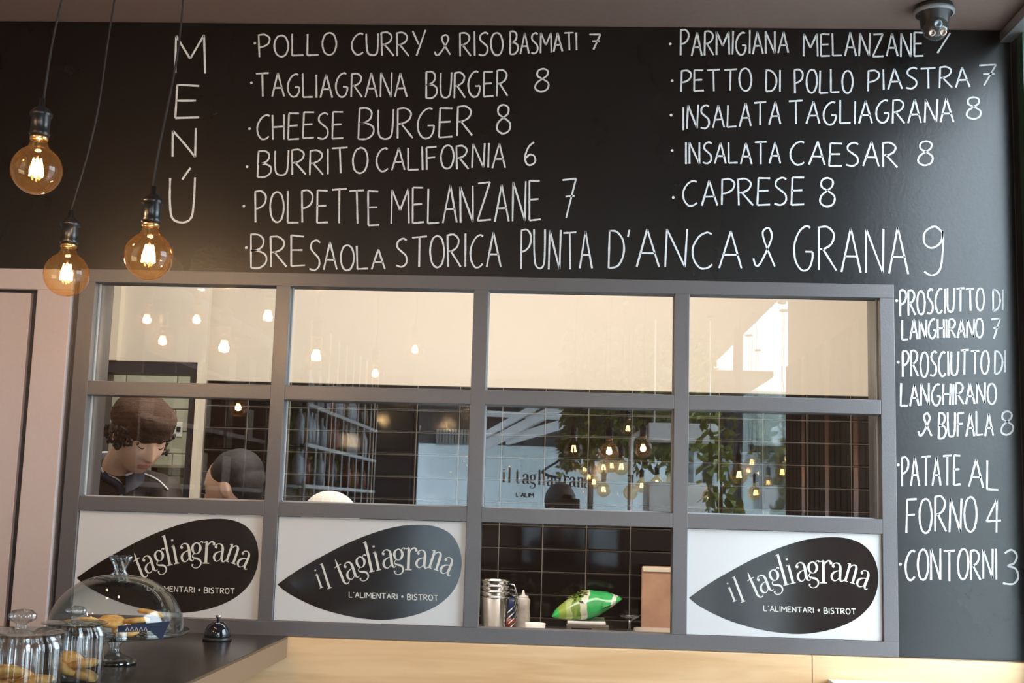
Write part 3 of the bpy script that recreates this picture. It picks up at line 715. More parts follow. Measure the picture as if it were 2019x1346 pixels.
# nearer wall with the doorway
D0, D1 = at(200, 712, 1.5), at(397, 716, 1.5)
wd = thing('wall_kitchen_door', None, None, kind='structure')
bxo('plaster', (-2.35, XD, 1.5, 1.53, D1.z, KC), M_beige, wd)
bxo('plaster', (D1.x, XD, 1.5, 1.53, 0, D1.z), M_cream, wd)
bxo('return_wall', (XD-.062, XD-.0605, 1.53, 2.6, 0, KC), M_cream, wd)
bxo('plaster', (-2.35, D0.x, 1.5, 1.58, 0, D1.z), M_cream, wd)
xc = at(240, 640, 1.49).x
bxo('pilaster', (-2.35, xc, 1.46, 1.5, D1.z, KC), M_cream, wd)
d2 = thing('door_2', None, None, kind='structure')
fwid = .035
bxo('door_frame_head', (D0.x, D1.x, 1.47, 1.58, D1.z-.045, D1.z), M_darkframe, d2)
bxo('door_frame_post', (D0.x, D0.x+.022, 1.47, 1.58, 0, D1.z-.045), M_darkframe, d2)
bxo('door_frame_post', (D1.x-.03, D1.x, 1.47, 1.58, 0, D1.z-.045), M_darkframe, d2)
bxo('door_trim', (D1.x, D1.x+.018, 1.455, 1.5, 0, D1.z+.004), M_cream, d2)
# back room tiled wall
br = thing('wall_back_room', None, None, kind='structure')
bxo('grout_bed', (-2.9, -1.0, 2.603, 2.7, 0, KC), M_sagegrout, br)
bxo('side', (-2.9, -2.35, 1.6, 2.6, 0, KC), M_cream, br)
sme = tile_mesh(.25-.004, .105-.004, .012, 'sage_tile', M_sage)
zz = at(300, 806, 2.6).z
for r in range(-6, 9):
    for c_ in range(7):
        o = bpy.data.objects.new('tile', sme); COL.objects.link(o); o.parent = br
        o.location = (-2.75 + c_*.25 + (.125 if r % 2 else 0), 2.592, zz + r*.105 + .002)
pk = at(345, 846, 2.585)
sk = thing('wall_socket', 'small pale wall socket in the room beyond the doorway', 'wall socket', pk)
bxo('plate', (-.035, .035, 0, .008, -.035, .035), M_paint_white, sk, .002)
for dx in (-.017, .017): bxo('outlet', (dx-.010, dx+.010, -.002, .0, -.012, .012), M_dark, sk)
ps = at(345, 920, 2.585)
sh = thing('wall_shelf', 'small steel shelf on the tiled wall past the doorway', 'shelf', ps)
bxo('board', (-.10, .10, -.08, 0, -.006, .006), M_steel2, sh); bxo('bracket', (-.09, -.085, -.07, 0, -.05, -.006), M_dark, sh); bxo('bracket', (.085, .09, -.07, 0, -.05, -.006), M_dark, sh)
pg = at(371, 980, 2.1)
tag(bxo('glass_screen', (pg.x-.02, pg.x+.035, 2.08, 2.10, 0.0, at(371, 912, 2.1).z), mat('teal_glass', (.30, .50, .48), .1), None, .002), 'narrow teal glass screen edge inside the doorway', 'glass screen')
# kitchen ceiling lamp body
kl = thing('kitchen_lamp', 'flat ceiling lamp over the kitchen worktop', 'ceiling lamp', (-.2, .85, KC))
bxo('housing', (-1.25, 1.25, -.28, .28, -.05, 0), M_paint_white, kl)

# worktop
WZ = 1.045
kw = thing('kitchen_worktop', 'steel kitchen worktop against the black tiles', 'worktop', (0, 1.4, 0))
bxo('top', (XD+.02, KXR-.01, 1.19-1.4, KY-.012-1.4, WZ-.04, WZ), M_steel2, kw, .002)
for x in (XD+.06, 0, KXR-.08): bxo('leg', (x, x+.04, 1.22-1.4, 1.26-1.4, 0, WZ-.04), M_steel2, kw)
bxo('lower_shelf', (XD+.05, KXR-.05, 1.24-1.4, KY-.05-1.4, .3, .33), M_steel2, kw)
# stack of steel jugs
YJ = 1.32
pj = at(973, 1245, YJ); sj = (YJ-CAMY)/F
jl = ['steel milk jug, lowest of the nested stack', 'steel milk jug, second from the bottom of the nested stack', 'steel milk jug, third from the bottom of the nested stack', 'steel milk jug, topmost of the nested stack by the hatch edge']
zj_top = at(973, 1142, YJ).z - WZ
jr = 30*sj
first = None
hj = zj_top*.70; step = (zj_top-hj)/3
for k in range(4):
    if first is None:
        jg = thing('steel_jug', jl[0], 'jug', (pj.x, YJ, WZ), 'nested steel jugs')
        bm = bmesh.new(); lathe(bm, [(0, 0), (jr*.68, 0), (jr*.72, .004), (jr*.98, hj-.006), (jr*1.04, hj-.003), (jr*1.04, hj), (jr*.96, hj-.002), (jr*.70, .008), (0, .006)], n=40); fin('body', bm, M_steel, jg, True)
        bm = bmesh.new(); tube(bm, [(jr*.98, 0, hj-.012), (jr*1.35, 0, hj-.016), (jr*1.55, 0, hj-.045), (jr*1.42, 0, hj-.085), (jr*.95, 0, hj-.115)], .0035, 8); fin('handle', bm, M_steel, jg, True)
        first = jg
    else:
        jg = copy_tree(first); jg.location.z = WZ + k*step; jg['label'] = jl[k]; jg.rotation_euler.z = -.12*k
# squeeze bottle
pz = at(1030, 1240, 1.34); sz = (1.34-CAMY)/F
bt = thing('squeeze_bottle', 'frosted squeeze bottle with pointed nozzle left of the white bowl', 'bottle', (pz.x, 1.34, WZ))
hb = at(1033, 1163, 1.34).z - WZ; rb = 15*sz
bm = bmesh.new(); lathe(bm, [(0, 0), (rb, 0), (rb*1.02, .006), (rb*.95, hb*.4), (rb*.86, hb*.6), (rb*.92, hb*.78), (rb*.6, hb*.85), (0, hb*.86)], n=24); fin('body', bm, mat('frosted_plastic', (.50, .46, .42), .4, var=.3, scale=30), bt, True)
bm = bmesh.new(); lathe(bm, [(rb*.66, hb*.84), (rb*.66, hb*.87), (rb*.25, hb*.89), (rb*.10, hb), (0, hb)], n=20); fin('nozzle', bm, mat('pale_plastic', (.6, .58, .55), .4), bt, True)
# white bowl
pw = at(1055, 1242, 1.24); sw = (1.22-CAMY)/F
bw = thing('small_bowl', 'small white bowl right of the squeeze bottle', 'bowl', (pw.x, 1.24, WZ)); hbw = at(1055, 1229, 1.22).z - WZ
bm = bmesh.new(); lathe(bm, [(0, 0), (14*sw, 0), (17*sw, .01), (20*sw, hbw), (18.5*sw, hbw), (14*sw, .012), (0, .008)], n=32); fin('shell', bm, M_whitecap, bw, True)
bowl_fix = bw
# kitchen scale
YS = 1.36; ss = (YS-CAMY)/F
pL, pR = at(1116, 1240, YS), at(1199, 1240, YS); pT = at(1155, 1226, YS).z
sc = thing('kitchen_scale', 'steel kitchen scale under the salad bag', 'scale', ((pL.x+pR.x)/2, YS, WZ)); hw = (pR.x-pL.x)/2
bm = bmesh.new(); box(bm, -hw, hw, -.09, .09, 0, pT-WZ, .006); fin('body', bm, M_steel2, sc)
bm = bmesh.new(); box(bm, -hw*.75, hw*.2, -.0935, -.09, (pT-WZ)*.3, (pT-WZ)*.75); fin('display', bm, M_dark, sc)
bm = bmesh.new(); box(bm, -hw*.95, hw*.85, -.10, .10, pT-WZ, pT-WZ+.010, .004); fin('tray', bm, M_paint_white, sc)
# salad bag: pillow bag with crimped ends, lying tilted
ZB = pT + .012
pa, pbg = at(1088, 1216, YS), at(1226, 1182, YS)
bag = thing('salad_bag', 'green and clear plastic bag of salad leaves on the scale', 'salad bag', ((pa.x+pbg.x)/2, YS, ZB))
bc = Vector(((pa.x+pbg.x)/2, YS, ZB))
NB, MB_ = 30, 18
def bag_pt(u, v, side):
    L = (pbg.x-pa.x); x = -L/2 + L*u
    zmid = (pa.z-ZB) + .006 + (pbg.z-pa.z)*(u**2.0)
    prof = abs(math.sin(PI*min(1, max(0, u))))**.75; wdt = .085*(.6+.4*prof)
    y = (v-.5)*2*wdt
    th = (.074 if side > 0 else .055)*prof*math.sqrt(max(0, 1-(2*v-1)**2))*(1.15-.35*u)
    n_ = noise.noise(Vector((x*28, y*28, side*3.3)))*.008*prof
    zz_ = zmid + (th + n_ if side > 0 else -th*.55 + n_*.4)
    return Vector((x, y, max(zz_, .001)))
bm = bmesh.new(); rows = {}
for sd in (1, -1):
    gr = [[bm.verts.new(bag_pt(i/NB, j/MB_, sd)) for j in range(MB_+1)] for i in range(NB+1)]
    for i in range(NB):
        for j in range(MB_): bm.faces.new((gr[i][j], gr[i+1][j], gr[i+1][j+1], gr[i][j+1]))
bmesh.ops.remove_doubles(bm, verts=bm.verts, dist=.0008)
M_bag = mat('bag_film', (.1, .55, .12), .18, spec=.7)
nt = M_bag.node_tree; N = nt.nodes; L_ = nt.links
tc = N.new('ShaderNodeTexCoord'); sx_ = N.new('ShaderNodeSeparateXYZ'); L_.new(tc.outputs['Object'], sx_.inputs[0])
nz = N.new('ShaderNodeTexNoise'); nz.inputs['Scale'].default_value = 14; L_.new(tc.outputs['Object'], nz.inputs[0])
ad = N.new('ShaderNodeMath'); ad.operation = 'MULTIPLY_ADD'; L_.new(nz.outputs[0], ad.inputs[0]); ad.inputs[1].default_value = .05; L_.new(sx_.outputs[0], ad.inputs[2])
mr = N.new('ShaderNodeMapRange'); L_.new(ad.outputs[0], mr.inputs[0]); mr.inputs[1].default_value = -.13; mr.inputs[2].default_value = .17
cr = N.new('ShaderNodeValToRGB'); cr.color_ramp.interpolation = 'CONSTANT'; e = cr.color_ramp.elements
e[0].position = 0; e[0].color = (.05, .55, .12, 1); e[1].position = .16; e[1].color = (.30, .42, .08, 1)
for ps_, cl_ in ((.26, (.45, .55, .22, 1)), (.34, (.16, .28, .05, 1)), (.42, (.62, .66, .50, 1)), (.52, (.03, .38, .10, 1)), (.80, (.62, .70, .60, 1)), (.86, (.04, .42, .11, 1))):
    q = e.new(ps_); q.color = cl_
L_.new(mr.outputs[0], cr.inputs[0]); L_.new(cr.outputs[0], N['Principled BSDF'].inputs['Base Color'])
fin('film', bm, M_bag, bag, True)
bm = bmesh.new()
for k in range(60):
    u, v = random.uniform(.25, .5), random.uniform(.1, .9); c = bag_pt(u, v, 1); c.z += .0015
    a = random.uniform(0, 6.28); r_ = random.uniform(.006, .012)
    f = [bm.verts.new(c + Vector((r_*math.cos(a+t)*s_, r_*math.sin(a+t)*s_, random.uniform(0, .004)))) for t, s_ in ((0, 1.3), (1.2, .6), (2.2, .6), (3.14, 1.3), (4.2, .6), (5.2, .6))]
    bm.faces.new(f)
fin('salad_leaf', bm, M_leaf, bag)['kind'] = 'stuff'
# wine glass / coupe
pq = at(1241, 1245, 1.25); sq = (1.25-CAMY)/F; hg = at(1241, 1212, 1.25).z - WZ
cg = thing('coupe_glass', 'stemmed shallow glass between salad bag and pink board', 'glass', (pq.x, 1.25, WZ))
bm = bmesh.new(); lathe(bm, [(0, 0), (.028, 0), (.028, .002), (.004, .006), (.0035, hg*.72), (.010, hg*.80), (.030, hg*.92), (.038, hg), (.036, hg), (.028, hg*.93), (.006, hg*.82), (0, hg*.82)], n=32); fin('bowl_and_stem', bm, M_crystal, cg, True)
# cutting board and tray
pb0, pb1 = at(1264, 1240, 1.58), at(1345, 1118, 1.58)
cb = thing('cutting_board', 'pinkish worn cutting board standing upright against the black tiles', 'cutting board', (pb0.x+.13, 1.6, WZ))
bm = bmesh.new(); box(bm, -.13, .17, -.012, .012, 0.002, pb1.z-WZ, .010); fin('board', bm, mat('pink_board', (.50, .30, .21), .5, var=.2, scale=9, bump=.2), cb)
bm = bmesh.new(); box(bm, -.125, .165, -.016, -.012, pb1.z-WZ-.02, pb1.z-WZ-.004, .001); fin('upper_edge', bm, M_cream, cb)
py0 = at(1240, 1240, 1.28)
tr_ = thing('serving_tray', 'pale round-cornered tray at the right of the open hatch', 'tray', (py0.x+.2, 1.3, WZ))
bm = bmesh.new(); box(bm, -.18, .2, -.10, .12, .001, .035, .014); fin('tray_body', bm, mat('pale_tray', (.50, .44, .38), .35), tr_)
# red and blue pot behind the jugs
pp_ = at(1001, 1235, 1.50)
po = thing('blue_red_tin', 'blue and red tin behind the stacked steel jugs', 'tin', (pp_.x, 1.50, WZ))
bm = bmesh.new(); lathe(bm, [(0, 0), (.035, 0), (.035, .045), (0, .045)], n=24); fin('lower_band', bm, mat('red_paint', (.25, .03, .02), .4), po, True)
bm = bmesh.new(); lathe(bm, [(0, .045), (.035, .045), (.035, .11), (.03, .115), (0, .115)], n=24); fin('upper_band', bm, mat('blue_paint', (.02, .04, .16), .4), po, True)

# ---------------------------------------------------------------- people
def gs(x, s): return math.exp(-(x/s)**2)
def head_bm(bm, M, nu=56, nv=44):
    """head facing local +Y, centre at the middle of the skull"""
    rings = []
    for i in range(nv+1):
        th = PI*i/nv; ring = []
        for j in range(nu):
            ph = 2*PI*j/nu
            x, y, z = .073*math.sin(th)*math.cos(ph), .094*math.sin(th)*math.sin(ph), .113*math.cos(th)
            low = max(0, -z/.113)
            if y > -.02: x *= 1 - .34*low**1.4
            else: x *= 1 - .25*low; y *= 1 - .35*low
            if y > 0:
                y += .004*low
                fr = max(0, y/.09)
                nose = gs(x, .0105 + .004*max(0, -(z)/.03)) * (max(0, min(1, (.034-z)/.055)) if z > -.026 else gs(z+.026, .007))
                y += .024*nose*fr
                y -= .011*fr*(gs(abs(x)-.031, .016)*gs(z-.018, .013))
                y += .005*fr*gs(z-.036, .010)*gs(abs(x)-.026, .028)
                y += .0065*fr*gs(abs(x)-.031, .011)*gs(z-.016, .008)
                y += .0075*fr*gs(x, .022)*(gs(z+.050, .005) + gs(z+.061, .006)) - .003*fr*gs(x, .024)*gs(z+.0555, .002)
                y += .008*fr*gs(x, .020)*gs(z+.090, .016) - .004*fr*gs(x, .03)*gs(z+.072, .006)
                y += .004*fr*gs(abs(x)-.042, .018)*gs(z+.012, .022)
            ring.append(bm.verts.new(M @ Vector((x, y, z))))
        rings.append(ring)
    for A, B in zip(rings, rings[1:]):
        for j in range(nu): bm.faces.new((A[j], B[j], B[(j+1) % nu], A[(j+1) % nu]))
    bmesh.ops.remove_doubles(bm, verts=rings[0]+rings[-1], dist=1e-5)
    for sx in (-1, 1):                                           # ears
        e0 = len(bm.verts); r = bmesh.ops.create_uvsphere(bm, u_segments=14, v_segments=10, radius=1)
        for v in r['verts']:
            d = Vector((v.co.x*.009 + abs(v.co.y)*.006, v.co.y*.017, v.co.z*.030))
            v.co = M @ (Vector((sx*(.070 + d.x), -.008 + d.y, -.004 + d.z)))
def caps(bm, P, R, n=18):
    """closed tapered limb through the points P"""
    P = [Vector(p) for p in P]
    Q = catmull([(*p, r) for p, r in zip(P, R)], 4)
    a = (P[0]-P[1]).normalized(); b = (P[-1]-P[-2]).normalized()
    pts = [P[0] + a*R[0]*.85, P[0] + a*R[0]*.5] + [Vector(q[:3]) for q in Q] + [P[-1] + b*R[-1]*.5, P[-1] + b*R[-1]*.85]
    rr = [R[0]*.4, R[0]*.82] + [q[3] for q in Q] + [R[-1]*.82, R[-1]*.4]
    tube(bm, pts, rr, n)
def ellip(bm, c, r, M3=None, seg=28):
    q = bmesh.ops.create_uvsphere(bm, u_segments=seg, v_segments=seg*2//3, radius=1)
    for v in q['verts']:
        d = Vector((v.co.x*r[0], v.co.y*r[1], v.co.z*r[2]))
        if M3 is not None: d = M3 @ d
        v.co = d + Vector(c)
def remeshed(name, bm, voxel, mats, parent, smooth_it=2, matfn=None, disp=None):
    bmesh.ops.recalc_face_normals(bm, faces=bm.faces)
    me = bpy.data.meshes.new(name); bm.to_mesh(me); bm.free()
    o = bpy.data.objects.new('tmp', me); COL.objects.link(o)
    md = o.modifiers.new('r', 'REMESH'); md.mode = 'VOXEL'; md.voxel_size = voxel; md.use_smooth_shade = True
    if smooth_it: s_ = o.modifiers.new('s', 'SMOOTH'); s_.iterations = smooth_it; s_.factor = .5
    dg = bpy.context.evaluated_depsgraph_get(); me2 = bpy.data.meshes.new_from_object(o.evaluated_get(dg))
    bpy.data.objects.remove(o); me2.name = name
    if disp:
        for v in me2.vertices: v.co += v.normal * disp(v.co)
    me2.materials.clear()
    ob = link(name, me2, mats, parent)
    for p in me2.polygons:
        p.use_smooth = True
        if matfn: p.material_index = matfn(p.center)
    return ob
def hand(bm, wrist, d, pn):
    """palm with four unequal curled fingers and a thumb; d points along the palm, pn is the palm normal"""
    d = Vector(d).normalized(); pn = Vector(pn).normalized(); s = d.cross(pn)
    W_ = Vector(wrist); c = W_ + d*.05
    M3 = Matrix((s, d, pn)).transposed(); ellip(bm, c, (.040, .052, .014), M3, 16)
    for k, L in enumerate((.068, .078, .072, .056)):
        b = W_ + d*.088 + s*(.030 - .020*k)
        p1 = b + d*L*.45 + pn*.004; p2 = p1 + d*L*.26 + pn*L*.22; p3 = p2 + d*L*.06 + pn*L*.26
        caps(bm, [b - d*.02, p1, p2, p3], [.0088, .0082, .0075, .0065], 8)
    b = W_ + d*.03 + s*.034
    caps(bm, [b - s*.012, b + s*.02 + d*.022, b + s*.026 + d*.05 + pn*.01], [.011, .010, .008], 8)
def person(label, hc, fwdv, upv, tc_, lean, hands, vox=.0045, torso_r=1.):
    """hc head centre, tc_ shoulder centre (x,y,z), all world"""
    root = thing('person', label, 'person', (tc_[0], tc_[1]+lean[1], 0))
    O = Vector(root.location)
    f = Vector(fwdv).normalized(); u = Vector(upv); u = (u - f*u.dot(f)).normalized(); r = f.cross(u)
    M = Matrix((r, f, u)).transposed().to_4x4(); M.translation = Vector(hc) - O
    T = Vector(tc_) - O
    bm = bmesh.new(); head_bm(bm, M)
    hcl = Vector(hc) - O
    caps(bm, [hcl - f*.025 - u*.05, (hcl - f*.03 - u*.08)*.5 + (T + Vector((0, 0, .03)))*.5, T + Vector((0, 0, -.02))], [.052, .054, .062])
    sdv = Vector(lean[2]).normalized()                        # shoulder axis
    fd = Vector((-sdv.y, sdv.x, 0))                           # chest direction candidates
    if fd.dot(Vector((f.x, f.y, 0))) < 0: fd = -fd
    pel = Vector((0, 0, .93))
    parts = bmesh.new()
    def torso(b, g):
        M3 = Matrix((sdv, fd, Vector((0, 0, 1)))).transposed()
        ellip(b, T + Vector((0, 0, -.14)) - fd*.01, ((.165+g)*torso_r, .105+g, .19+g), M3)
        ellip(b, T*.5 + pel*.5 + Vector((0, 0, -.02)), ((.145+g)*torso_r, .10+g, .22+g), M3)
        ellip(b, pel, (.155+g, .11+g, .13+g), M3)
        caps(b, [T - sdv*.165*torso_r + Vector((0, 0, -.055)), T + Vector((0, 0, -.035)), T + sdv*.165*torso_r + Vector((0, 0, -.055))], [.055+g, .062+g, .055+g])
    torso(bm, 0)
    arms = []
    for sg, hnd in zip((-1, 1), hands):
        sh_ = T + sdv*sg*.175*torso_r + Vector((0, 0, -.06)); wr_ = Vector(hnd) - O
        mid = (sh_+wr_)*.5; ext = max(0.02, .27**2 - ((wr_-sh_).length/2)**2); el = mid + (Vector((0, 0, -1)) + sdv*sg*.35 - fd*.25).normalized()*math.sqrt(ext)
        arms.append((sh_, el, wr_))
        caps(bm, [sh_, (sh_+el)*.5, el], [.052, .047, .040]); caps(bm, [el, (el+wr_)*.5, wr_], [.040, .036, .026])
        hand(bm, wr_, (wr_-el), Vector((0, 0, -1)) if abs((wr_-el).normalized().z) < .8 else -fd)
    for sg in (-1, 1):
        hp = pel + sdv*sg*.085 + Vector((0, 0, -.05)); kn = hp + fd*.02 + Vector((0, 0, -.42)); an = Vector((kn.x, kn.y, .08)) - fd*.02
        caps(bm, [hp, (hp+kn)*.5, kn], [.085, .072, .055]); caps(bm, [kn, (kn+an)*.5 - fd*.01, an], [.055, .054, .038])
        caps(bm, [an + Vector((0, 0, -.045)) - fd*.03, an + Vector((0, 0, -.05)) + fd*.13], [.035, .030])
    Mi = M.inverted()
    def mf(c):
        q = Mi @ c
        return 1 if (q.y > .05 and abs(q.x) < .024 - abs(q.z+.0555)*.7 and -.066 < q.z < -.045) else 0
    body = remeshed('body', bm, vox, [M_skin, M_lips], root, 1, mf)
    # jacket
    bm = bmesh.new(); torso(bm, .014)
    for sh_, el, wr_ in arms:
        caps(bm, [sh_, (sh_+el)*.5, el], [.068, .062, .055]); d_ = (wr_-el); caps(bm, [el, (el+wr_)*.5, wr_ - d_.normalized()*.03], [.055, .050, .040])
    remeshed('jacket', bm, .009, [M_cloth_dark], root, 2, None, lambda c: .004*noise.noise(c*18))
    bm = bmesh.new()
    for sg in (-1, 1):
        hp = pel + sdv*sg*.085 + Vector((0, 0, -.05)); kn = hp + fd*.02 + Vector((0, 0, -.42)); an = Vector((kn.x, kn.y, .08)) - fd*.02
        caps(bm, [pel + sdv*sg*.04, hp, (hp+kn)*.5, kn], [.11, .10, .085, .068]); caps(bm, [kn, (kn+an)*.5, an + Vector((0, 0, .02))], [.068, .064, .055])
    remeshed('trousers', bm, .011, [M_dark], root, 1)
    bm = bmesh.new()
    for sg in (-1, 1):
        hp = pel + sdv*sg*.085 + Vector((0, 0, -.05)); kn = hp + fd*.02 + Vector((0, 0, -.42)); an = Vector((kn.x, kn.y, .05)) - fd*.02
        caps(bm, [an + Vector((0, 0, .03)), an, an + fd*.05 - Vector((0, 0, .005))], [.044, .046, .044]); caps(bm, [an - fd*.02 - Vector((0, 0, .01)), an + fd*.17 - Vector((0, 0, .012))], [.038, .036])
    remeshed('shoe', bm, .009, [M_dark], root, 1)
    # eyebrows and lashes
    bm = bmesh.new()
    for sg in (-1, 1):
        P = [M @ Vector((sg*x, y, z)) for x, y, z in ((.014, .0945, .036), (.028, .092, .041), (.042, .083, .038))]
        tube(bm, P, [.0022, .0032, .0016], 6)
    fin('eyebrow', bm, M_hair, root, True)
    bm = bmesh.new()
    for sg in (-1, 1):
        P = [M @ Vector((sg*x, y, z)) for x, y, z in ((.019, .0845, .011), (.031, .087, .007), (.043, .0785, .011))]
        tube(bm, P, [.0010, .0017, .0010], 6)
    fin('eyelash', bm, M_hair, root, True)
    return root, O, M, T, sdv, fd
def curls(bm, M, spots, r0, n, seed):
    rnd = random.Random(seed)
    for k in range(n):
        c = Vector(rnd.choice(spots)) + Vector((rnd.uniform(-.02, .02), rnd.uniform(-.02, .02), rnd.uniform(-.02, .02)))
        pts = []; a0 = rnd.uniform(0, 6.28); rr = rnd.uniform(.006, .011); ax = Vector((rnd.uniform(-1, 1), rnd.uniform(-1, 1), rnd.uniform(-.4, .4))).normalized()
        e1 = ax.orthogonal().normalized(); e2 = ax.cross(e1)
        for t in range(9):
            a = a0 + t*.75; pts.append(M @ (c + e1*rr*math.cos(a) + e2*rr*math.sin(a) + ax*t*.0022))
        tube(bm, pts, r0, 5)

# cook at the left pane: face turned down to the right, brown knitted cap, dark jacket with white piping
Y1 = .62
hc1 = at(276, 862, Y1)
r1, O1, M1, T1, sd1, fd1 = person('person in brown knitted cap and dark jacket with white piping, looking down', hc1, (.60, -.56, -.48), (.34, -.34, .87),
    (at(222, 965, Y1+.10).x, Y1+.12, at(243, 938, Y1+.10).z), (0, 0, (.96, .22, 0)), ((-1.42, .36, 1.16), (-1.14, .30, 1.12)), .0045, .82)
bm = bmesh.new()
ellip(bm, M1 @ Vector((0, -.012, .060)), (.092, .114, .075), M1.to_3x3(), 36)
ellip(bm, M1 @ Vector((0, -.055, .045)), (.082, .075, .070), M1.to_3x3(), 28)
ellip(bm, M1 @ Vector((0, .020, .085)), (.080, .090, .050), M1.to_3x3(), 28)
remeshed('knitted_cap', bm, .005, [M_knit], r1, 3, None, lambda c: .0022*noise.noise(c*45) + .001*math.sin(c.z*900))
bm = bmesh.new()
ellip(bm, M1 @ Vector((0, -.040, .00)), (.080, .072, .070), M1.to_3x3(), 24)
sp1 = [(-.072, -.03, -.01), (-.078, -.05, -.035), (-.06, -.08, -.03), (-.075, -.01, -.03), (-.03, -.10, -.04), (.03, -.10, -.03), (.07, -.05, -.02), (-.070, .02, .03), (.074, .025, .02), (.068, .045, .030), (-.08, -.06, .0), (.072, .03, .0)]
curls(bm, M1, sp1, .0042, 190, 3)
fin('hair', bm, M_hair, r1, True)
# collar, piping and zip lie on the jacket
from mathutils.bvhtree import BVHTree
jk = [c for c in r1.children if c.name.startswith('jacket')][0].data
bvh = BVHTree.FromPolygons([v.co for v in jk.vertices], [list(p.vertices) for p in jk.polygons])
def on_jacket(px, py, lift=.003):
    o_ = Vector((0, CAMY, CAMZ)) - O1; d = (at(px, py, Y1) - Vector((0, CAMY, CAMZ))).normalized()
    h = bvh.ray_cast(o_, d)
    return h[0] - d*lift if h[0] else None
def seam(name, pts, r, m_):
    P = [on_jacket(*p) for p in catmull(pts, 5)]; P = [p for p in P if p]
    if len(P) > 2:
        bm = bmesh.new(); tube(bm, P, r, 6); fin(name, bm, m_, r1, True)
seam('shoulder_piping', [(279, 932), (296, 938), (314, 948), (331, 965)], .0032, M_paint_white)
seam('shoulder_piping', [(166, 943), (180, 936), (196, 928)], .0032, M_paint_white)
seam('zip', [(237, 962), (238, 970), (239, 980)], .006, M_steel2)
seam('collar_side', [(203, 936), (213, 944), (226, 951), (238, 962), (240, 975)], .013, M_navy)
seam('collar_piping', [(199, 922), (205, 932), (217, 939), (231, 945), (240, 957), (242, 970)], .0040, M_paint_white)
seam('collar_piping', [(242, 962), (254, 951), (266, 940), (276, 931)], .0032, M_paint_white)
bm = bmesh.new(); bm2 = bmesh.new(); ring = []
nb = T1 + Vector((0.0, 0, .030))
for k in range(29):
    a = math.radians(-150 + k*300/28); d = fd1*-math.cos(a) + sd1*math.sin(a)
    front = (1 - math.cos(a))*.5
    ring.append(nb + d*(.088) + Vector((0, 0, .045 - .085*front**1.8)) + fd1*.035*front)
low = [p + Vector((0, 0, -.050)) + (p-nb).normalized()*.016 for p in ring]
va = [bm.verts.new(p) for p in ring]; vb = [bm.verts.new(p) for p in low]; vc = [bm.verts.new(p - Vector(((p-nb).x, (p-nb).y, 0)).normalized()*.005) for p in ring]; vd = [bm.verts.new(p - Vector(((p-nb).x, (p-nb).y, 0)).normalized()*.005) for p in low]
for k in range(28): bm.faces.new((va[k], va[k+1], vb[k+1], vb[k])); bm.faces.new((vc[k], vc[k+1], va[k+1], va[k])); bm.faces.new((vd[k], vd[k+1], vc[k+1], vc[k]))
fin('collar', bm, M_navy, r1, True)
tube(bm2, [p + Vector((0, 0, .001)) for p in ring], .0042, 6)
fin('collar_piping', bm2, M_paint_white, r1, True)

# second cook: profile to the left, charcoal cap pulled over the head
Y2 = .95; hc2 = at(459, 962, Y2)
r2, O2, M2, T2, sd2, fd2 = person('person in a charcoal cap seen in profile, only head above the sign row', hc2, (-.93, .20, -.30), (-.25, .0, .96),
    (hc2.x+.05, Y2+.02, hc2.z-.23), (0, 0, (.2, .98, 0)), ((hc2.x-.16, Y2-.12, 1.16), (hc2.x-.16, Y2+.20, 1.16)))
bm = bmesh.new()
ellip(bm, M2 @ Vector((0, -.026, .046)), (.081, .092, .078), M2.to_3x3(), 32)
ellip(bm, M2 @ Vector((0, -.050, .005)), (.076, .068, .075), M2.to_3x3(), 28)
remeshed('cloth_cap', bm, .005, [M_bandana], r2, 3, None, lambda c: .003*noise.noise(c*22))
bm = bmesh.new(); tube(bm, [M2 @ Vector((x, y, z)) for x, y, z in ((0, -.118, -.015), (.01, -.135, -.03), (.012, -.142, -.055), (.006, -.136, -.085))], [.012, .016, .013, .005], 10)
fin('cap_knot', bm, M_bandana, r2, True)
# third cook: only the crown of a white cap shows
Y3 = .46; pc3 = at(655, 975, Y3); hc3 = (pc3.x, Y3, pc3.z-.105)
r3, O3, M3_, T3, sd3, fd3 = person('person of whom only the crown of a white cap shows above the sign row', hc3, (.15, .95, -.30), (0, .25, .95),
    (pc3.x, Y3-.04, pc3.z-.37), (0, 0, (1, .1, 0)), ((pc3.x-.2, Y3+.20, 1.14), (pc3.x+.2, Y3+.20, 1.14)), .007)
bm = bmesh.new(); ellip(bm, M3_ @ Vector((0, -.01, .030)), (.083, .104, .083), M3_.to_3x3(), 32)
remeshed('white_cap', bm, .006, [M_whitecap], r3, 2)
# the photographer, mirrored as a dark crown in the third pane
hp_ = behind(1104, 1000, 3.36)
r4, O4, M4, T4, sd4, fd4 = person('dark-haired photographer whose head is mirrored low in the third pane', (hp_.x, hp_.y, hp_.z+.0), (0, 1, .06), (0, 0, 1),
    (hp_.x, hp_.y-.04, hp_.z-.25), (0, 0, (1, 0, 0)), ((-.09, -3.24, 1.38), (.07, -3.24, 1.38)), .007)
bm = bmesh.new(); ellip(bm, M4 @ Vector((0, -.004, .034)), (.083, .104, .098), M4.to_3x3(), 28)
remeshed('hair', bm, .006, [M_hair], r4, 2, None, lambda c: .004*noise.noise(c*60))

